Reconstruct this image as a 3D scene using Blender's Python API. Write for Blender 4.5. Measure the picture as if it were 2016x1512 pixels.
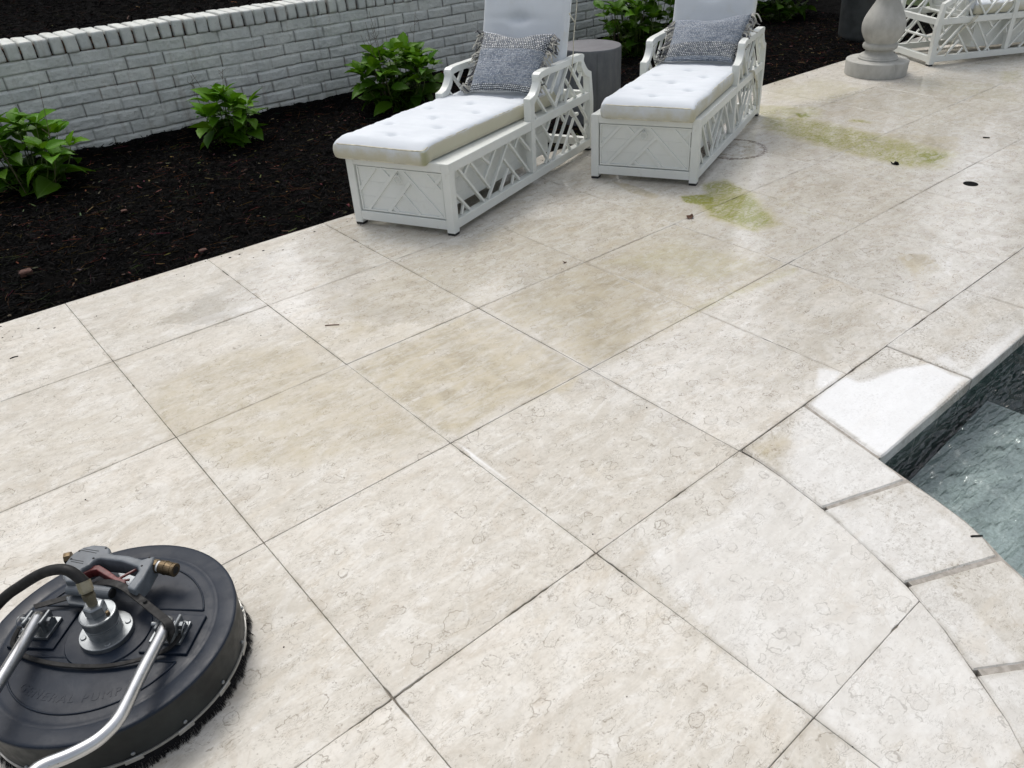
import bpy, bmesh, math, random
import numpy as np
from mathutils import Vector, Matrix
random.seed(7); RS=np.random.RandomState(11)
D=bpy.data
for o in list(D.objects): D.objects.remove(o,do_unlink=True)
scene=bpy.context.scene; COL=scene.collection
R=math.radians
# ------------------------------------------------------------------ camera
F_,YAW,PIT,ROL,CX,CY,EYE=1546.256,0.8694,0.5775,-0.0427,1064.13,737.37,1.475
def axes():
    f=np.array([math.cos(PIT)*math.cos(YAW),math.cos(PIT)*math.sin(YAW),-math.sin(PIT)])
    r=np.array([math.sin(YAW),-math.cos(YAW),0]); u=np.cross(r,f)
    return r*math.cos(ROL)+u*math.sin(ROL),-r*math.sin(ROL)+u*math.cos(ROL),f
_r,_u,_f=axes()
cam=D.cameras.new('camera'); co=D.objects.new('camera',cam); COL.objects.link(co)
cam.sensor_fit='HORIZONTAL'; cam.sensor_width=36; cam.lens=36*F_/2016
cam.shift_x=-(CX-1008)/2016; cam.shift_y=-(756-CY)/2016
cam.clip_start=.05; cam.clip_end=500
co.matrix_world=Matrix(((_r[0],_u[0],-_f[0],0),(_r[1],_u[1],-_f[1],0),(_r[2],_u[2],-_f[2],EYE),(0,0,0,1)))
scene.camera=co
# ------------------------------------------------------------------ light
SUN_EL,SUN_AZ=R(60),R(78)      # direction towards the sun, azimuth measured from +x to +y
w=D.worlds.new('World'); scene.world=w; w.use_nodes=True
nt=w.node_tree; bg=nt.nodes['Background']
sky=nt.nodes.new('ShaderNodeTexSky'); sky.sky_type='NISHITA'; sky.sun_disc=False
sky.sun_elevation=SUN_EL; sky.sun_rotation=math.pi/2-SUN_AZ; sky.air_density=1.0; sky.dust_density=4.5; sky.ozone_density=1.0
hs=nt.nodes.new('ShaderNodeHueSaturation'); hs.inputs['Saturation'].default_value=.36   # thin overcast
nt.links.new(sky.outputs[0],hs.inputs['Color']); nt.links.new(hs.outputs[0],bg.inputs[0]); bg.inputs[1].default_value=.15
sl=D.lights.new('sun','SUN'); sl.energy=.65; sl.angle=R(16); sl.color=(1,.957,.885)
so=D.objects.new('sun',sl); COL.objects.link(so)
sd=Vector((math.cos(SUN_EL)*math.cos(SUN_AZ),math.cos(SUN_EL)*math.sin(SUN_AZ),math.sin(SUN_EL)))
so.rotation_euler=sd.to_track_quat('Z','Y').to_euler()
vs=scene.view_settings; vs.view_transform='Standard'; vs.look='None'; vs.gamma=1; vs.use_curve_mapping=False
vs.exposure=0.37
# ------------------------------------------------------------------ helpers
def tag(o,label=None,cat=None,group=None,kind=None):
    if label: o['label']=label
    if cat: o['category']=cat
    if group: o['group']=group
    if kind: o['kind']=kind
    return o
def empty(name,loc,label,cat,group=None):
    o=D.objects.new(name,None); COL.objects.link(o); o.location=loc; o.empty_display_size=.1
    return tag(o,label,cat,group)
def mesh(name,V,Fc,mat,parent=None,smooth=False,attrs=None,uv=None,fix=False,loc=None,root=None):
    """V world coordinates; stored relative to the root's location when it has a parent"""
    V=np.asarray(V,dtype=np.float64).reshape(-1,3)
    off=np.zeros(3)
    if parent is not None:
        p=parent
        while p is not None: off+=np.array(p.location); p=p.parent
    me=D.meshes.new(name); me.from_pydata((V-off).tolist(),[],[tuple(int(i) for i in f) for f in Fc])
    if attrs:
        for k,a in attrs.items():
            at=me.attributes.new(k,'FLOAT_COLOR','POINT'); at.data.foreach_set('color',np.asarray(a,dtype=np.float32).ravel())
    if uv is not None:
        l=me.uv_layers.new(name='UVMap'); vi=np.zeros(len(me.loops),dtype=np.int32); me.loops.foreach_get('vertex_index',vi)
        l.data.foreach_set('uv',np.asarray(uv,dtype=np.float32)[vi].ravel())
    if fix:
        bm=bmesh.new(); bm.from_mesh(me); bmesh.ops.recalc_face_normals(bm,faces=bm.faces); bm.to_mesh(me); bm.free()
    if smooth: me.polygons.foreach_set('use_smooth',[True]*len(me.polygons))
    me.materials.append(mat); me.update()
    o=D.objects.new(name,me); COL.objects.link(o)
    if parent is not None: o.parent=parent
    return o
class MB:
    def __init__(s): s.v=[];s.f=[];s.n=0
    def add(s,V,Fc):
        V=np.asarray(V,dtype=float).reshape(-1,3); s.v.append(V); s.f+= [tuple(i+s.n for i in f) for f in Fc]; s.n+=len(V)
    def quadbox(s,P8): # P8: bottom 4 ccw, top 4 ccw
        s.add(P8,[(3,2,1,0),(4,5,6,7),(0,1,5,4),(1,2,6,5),(2,3,7,6),(3,0,4,7)])
    def build(s,name,mat,parent=None,**k): return mesh(name,np.concatenate(s.v),s.f,mat,parent,**k)
def bevel(o,w=.002,seg=2,ang=40):
    m=o.modifiers.new('bevel','BEVEL'); m.width=w; m.segments=seg; m.limit_method='ANGLE'; m.angle_limit=R(ang); return o
def tube(path,rad,n=10,cap=True,closed=False):
    P=np.asarray(path,dtype=float); m=len(P); rad=np.broadcast_to(np.asarray(rad,dtype=float),(m,))
    V=[];up=np.array([.13,.21,.97]); 
    for i in range(m):
        if closed: t=P[(i+1)%m]-P[i-1]
        else: t=P[min(i+1,m-1)]-P[max(i-1,0)]
        t=t/(np.linalg.norm(t)+1e-9)
        a=up-t*(up@t)
        if np.linalg.norm(a)<.15: a=np.array([1,0,0])-t*t[0]
        a/=np.linalg.norm(a); b=np.cross(t,a); up=a*1.0
        th=np.arange(n)*2*math.pi/n
        V.append(P[i]+rad[i]*(np.outer(np.cos(th),a)+np.outer(np.sin(th),b)))
    V=np.concatenate(V); Fc=[]
    for i in range(m if closed else m-1):
        j=(i+1)%m
        for k in range(n): Fc.append((i*n+k,i*n+(k+1)%n,j*n+(k+1)%n,j*n+k))
    if cap and not closed: Fc.append(tuple(range(n))[::-1]); Fc.append(tuple((m-1)*n+k for k in range(n)))
    return V,Fc
def smoothpath(P,n=8):
    P=np.asarray(P,dtype=float); Q=[]
    for i in range(len(P)-1):
        p0=P[max(i-1,0)];p1=P[i];p2=P[i+1];p3=P[min(i+2,len(P)-1)]
        for k in range(n):
            t=k/n; Q.append(.5*((2*p1)+(-p0+p2)*t+(2*p0-5*p1+4*p2-p3)*t*t+(-p0+3*p1-3*p2+p3)*t**3))
    Q.append(P[-1]); return np.array(Q)
def lathe(prof,c,n=64,frame=None):
    """prof list of (z,r); frame: (x,y,z axes)"""
    X,Y,Z=frame if frame else (np.array([1,0,0]),np.array([0,1,0]),np.array([0,0,1]))
    th=np.arange(n)*2*math.pi/n; V=[];Fc=[]
    for z,r in prof: V.append(np.asarray(c)+z*Z+r*(np.outer(np.cos(th),X)+np.outer(np.sin(th),Y)))
    V=np.concatenate(V); m=len(prof)
    for i in range(m-1):
        for k in range(n): Fc.append((i*n+k,i*n+(k+1)%n,(i+1)*n+(k+1)%n,(i+1)*n+k))
    Fc.append(tuple(range(n))[::-1]); Fc.append(tuple((m-1)*n+k for k in range(n)))
    return V,Fc
def rbox(size,r,nx,ny,nz):
    """rounded box surface, centred on xy, z 0..size"""
    sx,sy,sz=size; V={};Fc=[];L=[]
    def vid(i,j,k):
        if (i,j,k) not in V: V[(i,j,k)]=len(L); L.append((i/nx,j/ny,k/nz))
        return V[(i,j,k)]
    for i in range(nx):
        for j in range(ny):
            Fc.append((vid(i,j,nz),vid(i+1,j,nz),vid(i+1,j+1,nz),vid(i,j+1,nz))); Fc.append((vid(i,j,0),vid(i,j+1,0),vid(i+1,j+1,0),vid(i+1,j,0)))
    for i in range(nx):
        for k in range(nz):
            Fc.append((vid(i,0,k),vid(i+1,0,k),vid(i+1,0,k+1),vid(i,0,k+1))); Fc.append((vid(i,ny,k),vid(i,ny,k+1),vid(i+1,ny,k+1),vid(i+1,ny,k)))
    for j in range(ny):
        for k in range(nz):
            Fc.append((vid(0,j,k),vid(0,j,k+1),vid(0,j+1,k+1),vid(0,j+1,k))); Fc.append((vid(nx,j,k),vid(nx,j+1,k),vid(nx,j+1,k+1),vid(nx,j,k+1)))
    U=np.array(L)
    # pack parameters towards the edges so the rounding is resolved
    P=(U-.5)*np.array([sx,sy,sz]); h=np.array([sx,sy,sz])/2
    q=np.clip(P,-(h-r),h-r); d=P-q; ln=np.linalg.norm(d,axis=1,keepdims=True); ln[ln==0]=1
    # pull points near the surface onto the rounded shell
    onb=np.max(np.abs(P)/h,axis=1)>.999
    P2=q+d/ln*r; P2[~onb]=P[~onb]
    return P2+np.array([0,0,sz/2]),Fc,U
# value noise
_perm=RS.permutation(4096); _val=RS.rand(4096)
def vnoise(x,y,z=0.0):
    x=np.asarray(x,dtype=float);y=np.asarray(y,dtype=float);z=np.asarray(z,dtype=float)+np.zeros_like(x)
    xi=np.floor(x).astype(int);yi=np.floor(y).astype(int);zi=np.floor(z).astype(int)
    fx=x-xi;fy=y-yi;fz=z-zi; s=lambda t:t*t*(3-2*t); fx,fy,fz=s(fx),s(fy),s(fz)
    def h(a,b,c): return _val[_perm[(_perm[(_perm[a&4095]+b)&4095]+c)&4095]]
    r=0
    for dx in (0,1):
        for dy in (0,1):
            for dz in (0,1):
                r=r+h(xi+dx,yi+dy,zi+dz)*(fx if dx else 1-fx)*(fy if dy else 1-fy)*(fz if dz else 1-fz)
    return r
def fbm(x,y,z=0.0,o=4):
    r=0;a=.5;t=0
    for i in range(o): r=r+a*vnoise(x*2**i+i*17.3,y*2**i-i*9.1,z*2**i if np.ndim(z) or z else i*3.7); t+=a; a*=.5
    return r/t
def sstep(a,b,x): t=np.clip((x-a)/(b-a),0,1); return t*t*(3-2*t)
def G(px,py,z=0.0):
    """point of the plane at height z under a pixel of the 2016x1512 photograph"""
    d=(px-CX)*_r+(CY-py)*_u+F_*_f; t=(z-EYE)/d[2]; return d*t+np.array([0,0,EYE])
# ------------------------------------------------------------------ node materials
class NM:
    def __init__(s,name):
        s.m=D.materials.new(name); s.m.use_nodes=True; s.t=s.m.node_tree; s.b=s.t.nodes['Principled BSDF']; s.k=0
    def n(s,t,**kw):
        nd=s.t.nodes.new(t)
        for a,b in kw.items(): setattr(nd,a,b)
        return nd
    def L(s,a,b): s.t.links.new(a,b)
    def setv(s,inp,v):
        if hasattr(v,'is_output') or isinstance(v,bpy.types.NodeSocket): s.L(v,inp)
        else: inp.default_value=v
    def math(s,op,a,b=0.0,c=None,clamp=False):
        nd=s.n('ShaderNodeMath',operation=op,use_clamp=clamp); s.setv(nd.inputs[0],a); s.setv(nd.inputs[1],b)
        if c is not None: s.setv(nd.inputs[2],c)
        return nd.outputs[0]
    def vmath(s,op,a,b=(0,0,0)):
        nd=s.n('ShaderNodeVectorMath',operation=op); s.setv(nd.inputs[0],a); s.setv(nd.inputs[1],b)
        return nd.outputs['Value'] if op in('LENGTH','DOT_PRODUCT','DISTANCE') else nd.outputs[0]
    def noise(s,vec,scale,detail=4,rough=.55,dist=0.0):
        nd=s.n('ShaderNodeTexNoise'); s.L(vec,nd.inputs['Vector']); nd.inputs['Scale'].default_value=scale; nd.inputs['Detail'].default_value=detail
        nd.inputs['Roughness'].default_value=rough; nd.inputs['Distortion'].default_value=dist; return nd
    def ramp(s,v,a,b,lo=0.0,hi=1.0):
        nd=s.n('ShaderNodeMapRange',interpolation_type='SMOOTHSTEP'); s.setv(nd.inputs[0],v)
        for i,x in enumerate((a,b,lo,hi)): s.setv(nd.inputs[i+1],x)
        return nd.outputs[0]
    def mix(s,f,a,b,mode='MIX'):
        nd=s.n('ShaderNodeMix',data_type='RGBA',blend_type=mode); s.setv(nd.inputs[0],f)
        for i,x in ((6,a),(7,b)):
            if isinstance(x,tuple) and len(x)==3: x=x+(1,)
            s.setv(nd.inputs[i],x)
        return nd.outputs[2]
    def pos(s): return s.n('ShaderNodeNewGeometry').outputs['Position']
    def obj(s): return s.n('ShaderNodeTexCoord').outputs['Object']
    def attr(s,name): return s.n('ShaderNodeAttribute',attribute_name=name)
    def sep(s,v,kind='ShaderNodeSeparateColor'): nd=s.n(kind); s.L(v,nd.inputs[0]); return nd.outputs
    def scale(s,v,sc,loc=(0,0,0),rot=(0,0,0)):
        nd=s.n('ShaderNodeMapping'); s.L(v,nd.inputs[0]); nd.inputs['Location'].default_value=loc; nd.inputs['Rotation'].default_value=rot; nd.inputs['Scale'].default_value=sc; return nd.outputs[0]
    def bump(s,h,strength=.3,dist=.01,nrm=None):
        nd=s.n('ShaderNodeBump'); nd.inputs['Strength'].default_value=strength; nd.inputs['Distance'].default_value=dist; s.L(h,nd.inputs['Height'])
        if nrm is not None: s.L(nrm,nd.inputs['Normal'])
        s.L(nd.outputs[0],s.b.inputs['Normal']); return nd.outputs[0]
    def base(s,c):
        if isinstance(c,tuple) and len(c)==3: c=c+(1,)
        s.setv(s.b.inputs['Base Color'],c); return s
    def rough(s,v): s.setv(s.b.inputs['Roughness'],v); return s
    def p(s,k,v): s.setv(s.b.inputs[k],v); return s   # socket or value
def simple(name,col,rough=.5,metal=0.0,var=.12,scale=30,bump=0.0,spec=.5,coat=0.0):
    m=NM(name); o=m.obj(); n=m.noise(o,scale,5)
    dark=tuple(c*(1-var) for c in col); lite=tuple(min(1,c*(1+var)) for c in col)
    m.base(m.mix(m.ramp(n.outputs[0],.3,.7),dark,lite)); m.rough(m.ramp(m.noise(o,scale*2.3,3).outputs[0],.3,.7,max(.02,rough-.08),min(1,rough+.08))); m.p('Metallic',metal); m.p('Specular IOR Level',spec)
    if coat: m.p('Coat Weight',coat)
    if bump: m.bump(n.outputs[0],bump,.004)
    return m.m
# --- limestone paving
def stone_mat(name,base_hi,base_lo,ring_amt=1.0,speck=0.0):
    m=NM(name); P=m.pos(); tl=m.attr('tile'); st=m.sep(m.attr('stain').outputs['Color']); stA=m.attr('stain').outputs['Alpha']
    tc=m.sep(tl.outputs['Color']); tA=tl.outputs['Alpha']
    off=m.vmath('SCALE',tl.outputs['Color']); off.node.inputs['Scale'].default_value=37.0
    V=m.vmath('ADD',P,off)
    n1=m.noise(V,2.6,5,.6,.4).outputs[0]
    streak=m.noise(m.scale(V,(1,4.2,1),rot=(0,0,R(-14))),4.5,8,.68,.9).outputs[0]
    cloud=m.noise(V,9,6,.65,.3).outputs[0]
    fine=m.noise(V,85,4,.7).outputs[0]
    a=m.math('ADD',m.math('MULTIPLY',n1,.45),m.math('MULTIPLY',streak,.55))
    col=m.mix(m.ramp(a,.36,.64),base_lo,base_hi)
    # per tile tone
    col=m.mix(m.math('MULTIPLY',m.ramp(tc[0],.0,1.0),.30),col,(.45,.425,.365))
    col=m.mix(m.math('MULTIPLY',m.ramp(tc[2],.55,1.0),.25),col,(.60,.60,.585))
    cl2=m.noise(m.scale(V,(1,1.7,1),rot=(0,0,R(-20))),5.5,7,.66,1.8).outputs[0]; col=m.mix(m.math('MULTIPLY',m.ramp(cl2,.50,.60),.42),col,(.645,.635,.60)); col=m.mix(m.math('MULTIPLY',m.ramp(cl2,.46,.34),.30),col,(.42,.36,.28))
    vein=m.noise(m.scale(V,(1,2.2,1),rot=(0,0,R(-25))),3.6,5,.6,2.4).outputs[0]; vl=m.math('MULTIPLY',m.math('SUBTRACT',1.0,m.ramp(m.math('ABSOLUTE',m.math('SUBTRACT',vein,.5)),.003,.022)),m.ramp(m.noise(V,6,3).outputs[0],.48,.60)); col=m.mix(m.math('MULTIPLY',vl,.30),col,(.33,.27,.19))
    # pinkish and ochre clouds
    col=m.mix(m.math('MULTIPLY',m.ramp(m.noise(m.scale(V,(1,2.4,1)),3.1,4,.6,.5).outputs[0],.56,.74),.40),col,(.48,.415,.31))
    # whitish clasts
    col=m.mix(m.math('MULTIPLY',m.ramp(m.noise(m.scale(V,(1,2.0,1),rot=(0,0,R(-14))),24,3,.6,1.2).outputs[0],.60,.70),.55),col,(.66,.645,.61))
    col=m.mix(m.ramp(cloud,.47,.68,0,.28),col,(.37,.34,.285))
    col=m.mix(m.ramp(fine,.42,.68,0,.20),col,(.30,.275,.23))
    # fossil hair lines
    w1=m.noise(m.scale(V,(1,1.9,1),rot=(0,0,R(-20))),21,2.0,.55,1.6).outputs[0]
    line=m.math('SUBTRACT',1.0,m.ramp(m.math('ABSOLUTE',m.math('SUBTRACT',w1,.5)),.004,.016))
    gate=m.ramp(m.noise(V,13,3).outputs[0],.50,.60)
    l1=m.math('MULTIPLY',line,gate)
    w2=m.noise(m.scale(V,(1,2.6,1),rot=(0,0,R(-8))),52,2.0,.5,1.1).outputs[0]
    line2=m.math('SUBTRACT',1.0,m.ramp(m.math('ABSOLUTE',m.math('SUBTRACT',w2,.5)),.006,.022))
    l2=m.math('MULTIPLY',line2,m.ramp(m.noise(V,31,3).outputs[0],.47,.56))
    # rings
    wob=m.noise(V,26,3,.6); wv=m.vmath('SCALE',wob.outputs['Color']); wv.node.inputs['Scale'].default_value=.050
    Vd=m.vmath('ADD',V,wv); rings=None
    for sc,th,r0,r1,wd in ((8.5,.55,.10,.26,.020),(14,.50,.12,.30,.032)):
        vo=m.n('ShaderNodeTexVoronoi',feature='F1'); vo.voronoi_dimensions='2D'; m.L(m.scale(Vd,(1,1.25,1)),vo.inputs['Vector']); vo.inputs['Scale'].default_value=sc; vo.inputs['Randomness'].default_value=.9
        cc=m.sep(vo.outputs['Color']); rad=m.ramp(cc[1],0,1,r0,r1)
        e=m.math('ABSOLUTE',m.math('SUBTRACT',vo.outputs['Distance'],rad))
        thr=m.math('SUBTRACT',th+.36,m.math('MULTIPLY',tc[1],.60))
        g=m.math('GREATER_THAN',cc[0],thr)
        rr=m.math('MULTIPLY',m.math('SUBTRACT',1.0,m.ramp(e,wd*.25,wd)),g)
        rr=m.math('MULTIPLY',rr,m.ramp(m.noise(V,33,2).outputs[0],.38,.56))
        inside=m.math('MULTIPLY',m.math('MULTIPLY',m.math('LESS_THAN',vo.outputs['Distance'],rad),g),m.ramp(cc[2],.45,.6))
        col=m.mix(m.math('MULTIPLY',inside,.20),col,(.38,.345,.29))
        rings=rr if rings is None else m.math('MAXIMUM',rings,rr)
    marks=m.math('MAXIMUM',m.math('MULTIPLY',l1,.62),m.math('MAXIMUM',m.math('MULTIPLY',l2,.58),m.math('MULTIPLY',rings,.68*ring_amt)))
    col=m.mix(marks,col,(.185,.158,.118))
    # pits
    pv=m.n('ShaderNodeTexVoronoi'); pv.voronoi_dimensions='2D'; m.L(V,pv.inputs['Vector']); pv.inputs['Scale'].default_value=26
    pc=m.sep(pv.outputs['Color']); pit=m.math('MULTIPLY',m.math('LESS_THAN',pv.outputs['Distance'],m.ramp(pc[1],0,1,.02,.085)),m.math('GREATER_THAN',pc[0],.80))
    col=m.mix(m.math('MULTIPLY',pit,.38),col,(.12,.09,.06))
    if speck:
        sp=m.noise(V,110,3,.7).outputs[0]; big=m.noise(V,7,4,.6).outputs[0]
        col=m.mix(m.math('MULTIPLY',m.ramp(sp,.52,.66),m.ramp(big,.42,.62,.1,speck)),col,(.22,.19,.14))
    # stains: r ochre, g algae, b pale dry stone and painted glare, a wet film
    rag=m.noise(P,16,7,.72,.4).outputs[0]; rag2=m.noise(m.scale(P,(1,2.2,1)),45,5,.7,.5).outputs[0]
    finger=m.noise(m.scale(P,(1,3.2,1),rot=(0,0,R(38))),26,6,.7,.3).outputs[0]
    def field(v,lo,hi,k=.5,rg=None):
        return m.ramp(m.math('ADD',v,m.math('MULTIPLY',m.math('SUBTRACT',m.math('ADD',m.math('MULTIPLY',rag,.6),m.math('MULTIPLY',rg if rg is not None else rag2,.4)),.5),k)),lo,hi)
    och=m.math('MULTIPLY',field(st[0],.12,.90,1.0),m.ramp(m.noise(m.scale(P,(1,2.8,1),rot=(0,0,R(-6))),8,7,.72,.8).outputs[0],.33,.60,.30,1.0)); col=m.mix(m.math('MULTIPLY',och,.74),col,m.mix(m.ramp(cloud,.38,.62),(.285,.24,.145),(.43,.375,.255)))
    alg=m.math('MULTIPLY',field(st[1],.16,1.0,1.15),m.math('MULTIPLY',m.ramp(m.noise(m.scale(P,(1,1.8,1)),12,7,.78,1.2).outputs[0],.36,.58,.12,1.0),m.ramp(m.noise(P,75,4,.7).outputs[0],.35,.62,.55,1.0)))
    algc=m.mix(m.ramp(m.math('ADD',st[1],m.math('MULTIPLY',m.math('SUBTRACT',rag2,.5),.8)),.45,1.0),(.40,.37,.19),(.19,.20,.02))
    col=m.mix(m.math('MULTIPLY',m.math('ADD',m.math('MULTIPLY',alg,1.05),m.math('MULTIPLY',field(st[1],.10,1.0,.8),.32)),1.0,clamp=True),col,algc)
    dry=field(st[2],.38,.48,1.25,finger);  # pale dry stone, plus coping glare and sparkles painted into the colour
    col=m.mix(m.math('MULTIPLY',dry,m.ramp(st[2],.5,.95,.34,1.0)),col,m.mix(m.ramp(st[2],.6,1.0,.50,.66),col,(.80,.815,.825)))  # pale dry stone together with the painted coping glare and sparkles
    # grime that collects along the slab edges
    edge=m.math('MULTIPLY',m.ramp(tA,.0,.012,1.0,0.0),m.ramp(m.noise(P,7,4).outputs[0],.42,.60)); col=m.mix(m.math('MULTIPLY',edge,.30),col,(.20,.17,.12))
    edw=m.math('MULTIPLY',m.ramp(tA,.0,.010,1.0,0.0),m.ramp(m.noise(P,3.3,4).outputs[0],.55,.62)); col=m.mix(m.math('MULTIPLY',edw,.28),col,(.70,.69,.66))  # pale chipped edges, with the highlight they catch painted in
    # rust ring left by a stand beside the second chaise
    dc=m.vmath('DISTANCE',m.vmath('ADD',P,wv),(3.945,2.797,.015)); rr=m.math('SUBTRACT',1.0,m.ramp(m.math('ABSOLUTE',m.math('SUBTRACT',dc,.19)),.004,.022))
    rr=m.math('MULTIPLY',rr,m.ramp(rag2,.36,.55)); col=m.mix(m.math('MULTIPLY',rr,.95),col,(.10,.055,.03))
    rin=m.math('MULTIPLY',m.math('LESS_THAN',dc,.19),m.ramp(m.noise(P,28,5,.7).outputs[0],.52,.66)); col=m.mix(m.math('MULTIPLY',rin,.6),col,(.17,.11,.06))
    m.base(col)
    wet=m.ramp(m.math('ADD',stA,m.math('MULTIPLY',m.math('SUBTRACT',rag,.5),.5)),.3,.7)
    m.rough(m.math('ADD',m.math('MULTIPLY',m.ramp(rag2,.3,.7,.05,.15),wet),m.math('MULTIPLY',m.math('SUBTRACT',1.0,wet),.52)))
    m.p('Specular IOR Level',m.math('ADD',.4,m.math('MULTIPLY',wet,.55)))
    h=m.math('SUBTRACT',m.math('ADD',m.math('MULTIPLY',fine,.35),m.math('MULTIPLY',streak,.5)),m.math('ADD',m.math('MULTIPLY',marks,.5),pit))
    m.bump(m.math('MULTIPLY',h,m.math('SUBTRACT',1.0,m.math('MULTIPLY',wet,.75))),.16,.004)
    return m.m
M={}
M['stone']=stone_mat('limestone',(.625,.597,.540),(.485,.455,.395),.95)
M['coping']=stone_mat('coping_stone',(.61,.592,.552),(.49,.47,.425),.12,.85)
def mk():
    m=NM('grout'); P=m.pos(); n=m.noise(P,60,5); m.base(m.mix(m.ramp(n.outputs[0],.35,.65),(.26,.24,.21),(.36,.335,.30))); m.rough(.9); m.bump(n.outputs[0],.5,.004); M['grout']=m.m
    m=NM('joint_bed'); P=m.pos(); n=m.noise(P,5,4); m.base(m.mix(m.ramp(n.outputs[0],.40,.60),(.13,.11,.09),(.44,.41,.35))); m.rough(.95); M['joint']=m.m
    # mulch soil
    m=NM('mulch_ground'); P=m.pos(); n=m.noise(P,60,6,.7); m.base(m.mix(m.ramp(n.outputs[0],.4,.7),(.002,.002,.002),(.007,.006,.0055))); m.rough(.9); m.p('Specular IOR Level',.04); m.bump(n.outputs[0],1,.02); M['soil']=m.m
    m=NM('bark_chips'); a=m.attr('tint'); n=m.noise(m.pos(),150,3); m.base(m.mix(m.ramp(n.outputs[0],.3,.7,.0,.5),a.outputs['Color'],(.004,.004,.004))); m.rough(.75); m.p('Specular IOR Level',.05); M['chips']=m.m
    # painted brick
    m=NM('painted_brick'); P=m.pos(); j=m.sep(m.attr('brick').outputs['Color']); n=m.noise(P,9,5,.6).outputs[0]; f=m.noise(P,70,5,.65).outputs[0]
    col=m.mix(m.ramp(n,.35,.65),(.59,.615,.58),(.68,.70,.655))
    col=m.mix(m.math('MULTIPLY',m.ramp(j[1],.2,.9),.20),col,(.42,.45,.47))
    # streaks of dirt running down
    s=m.noise(m.scale(P,(7,1,.6)),3,4,.6).outputs[0]; col=m.mix(m.math('MULTIPLY',m.ramp(s,.56,.72),.38),col,(.33,.29,.24))
    col=m.mix(m.ramp(f,.55,.72,0,.45),col,(.36,.36,.34))
    ck=m.math('MULTIPLY',j[0],m.ramp(m.noise(P,14,5,.75).outputs[0],.26,.48)); col=m.mix(m.math('MULTIPLY',ck,.93),col,m.mix(m.ramp(m.noise(P,23,3).outputs[0],.5,.62),(.03,.03,.03),(.13,.065,.04)))
    moss=m.math('MULTIPLY',j[2],m.ramp(m.noise(P,5,4).outputs[0],.45,.6)); col=m.mix(m.math('MULTIPLY',moss,.4),col,(.30,.30,.22))
    m.base(col); m.rough(.55); m.bump(m.math('ADD',f,m.noise(P,26,4,.6).outputs[0]),.6,.008); M['brick']=m.m
    m=NM('cap_mortar'); P=m.pos(); n=m.noise(P,45,4,.7); m.base(m.mix(m.ramp(n.outputs[0],.45,.6),(.02,.017,.015),(.15,.08,.05))); m.rough(.95); M['capm']=m.m
    # leaves
    m=NM('hydrangea_leaf'); u=m.n('ShaderNodeUVMap').outputs[0]; s=m.sep(u,'ShaderNodeSeparateXYZ'); a=m.attr('tint').outputs['Color']
    au=m.math('ABSOLUTE',m.math('SUBTRACT',s[0],.5))
    vein=m.math('SUBTRACT',1.0,m.ramp(m.math('ABSOLUTE',m.math('SINE',m.math('MULTIPLY',m.math('SUBTRACT',s[1],m.math('MULTIPLY',au,.9)),24.0))),.03,.30))
    mid=m.math('SUBTRACT',1.0,m.ramp(au,.0,.03))
    vv=m.math('MAXIMUM',m.math('MULTIPLY',vein,.35),mid)
    col=m.mix(m.math('MULTIPLY',vv,.35),a,(.12,.20,.05)); m.base(col); m.rough(.5); m.p('Specular IOR Level',.18)
    m.bump(vein,-.35,.004); m.p('Subsurface Weight',0.0)
    tr=m.n('ShaderNodeBsdfTranslucent'); m.L(m.mix(.3,a,(.16,.32,.02)),tr.inputs[0]); mx=m.n('ShaderNodeMixShader'); mx.inputs[0].default_value=.22
    out=m.t.nodes['Material Output']; m.L(m.b.outputs[0],mx.inputs[1]); m.L(tr.outputs[0],mx.inputs[2]); m.L(mx.outputs[0],out.inputs[0]); M['leaf']=m.m
    M['stem']=simple('green_stem',(.09,.13,.03),.5); M['twig']=simple('dry_twig',(.13,.095,.065),.8)
    # white painted aluminium
    m=NM('white_frame_paint'); P=m.pos(); n=m.noise(P,6,4).outputs[0]; f=m.noise(m.scale(P,(1,1,.4)),40,5,.65).outputs[0]
    col=m.mix(m.ramp(n,.3,.7),(.735,.755,.72),(.69,.71,.67)); col=m.mix(m.ramp(f,.60,.78,0,.35),col,(.50,.47,.40)); m.base(col); m.rough(.34); M['white']=m.m
    # cushion fabric
    m=NM('white_cushion_fabric'); P=m.pos(); d=m.sep(m.attr('dirt').outputs['Color']); n=m.noise(P,11,6,.65).outputs[0]; w=m.noise(P,420,2).outputs[0]
    col=m.mix(m.ramp(m.noise(P,5,4).outputs[0],.3,.7),(.68,.715,.75),(.63,.665,.70))
    dd=m.ramp(m.math('ADD',d[0],m.math('MULTIPLY',m.math('SUBTRACT',n,.5),1.2)),.12,1.0); col=m.mix(m.math('MULTIPLY',dd,.80),col,(.50,.46,.30))
    mo=m.ramp(m.math('ADD',d[1],m.math('MULTIPLY',m.math('SUBTRACT',n,.5),.8)),.35,1.0); col=m.mix(m.math('MULTIPLY',mo,.6),col,(.25,.27,.12))
    m.base(col); m.rough(.85); m.p('Sheen Weight',.15); m.p('Specular IOR Level',.2); m.bump(m.math('ADD',w,m.math('MULTIPLY',n,.6)),.10,.003); M['fabric']=m.m
    M['piping']=simple('cushion_piping',(.58,.55,.44),.8,var=.2,scale=25)
    # woven pillow
    m=NM('woven_wool'); u=m.n('ShaderNodeUVMap').outputs[0]; s=m.sep(u,'ShaderNodeSeparateXYZ')
    band=m.attr('band').outputs['Fac'] if False else m.sep(m.attr('band').outputs['Color'])[0]
    U=m.scale(u,(36,30,1)); wob=m.noise(u,9,3); U=m.vmath('ADD',U,m.vmath('SCALE',wob.outputs['Color'])); 
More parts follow.
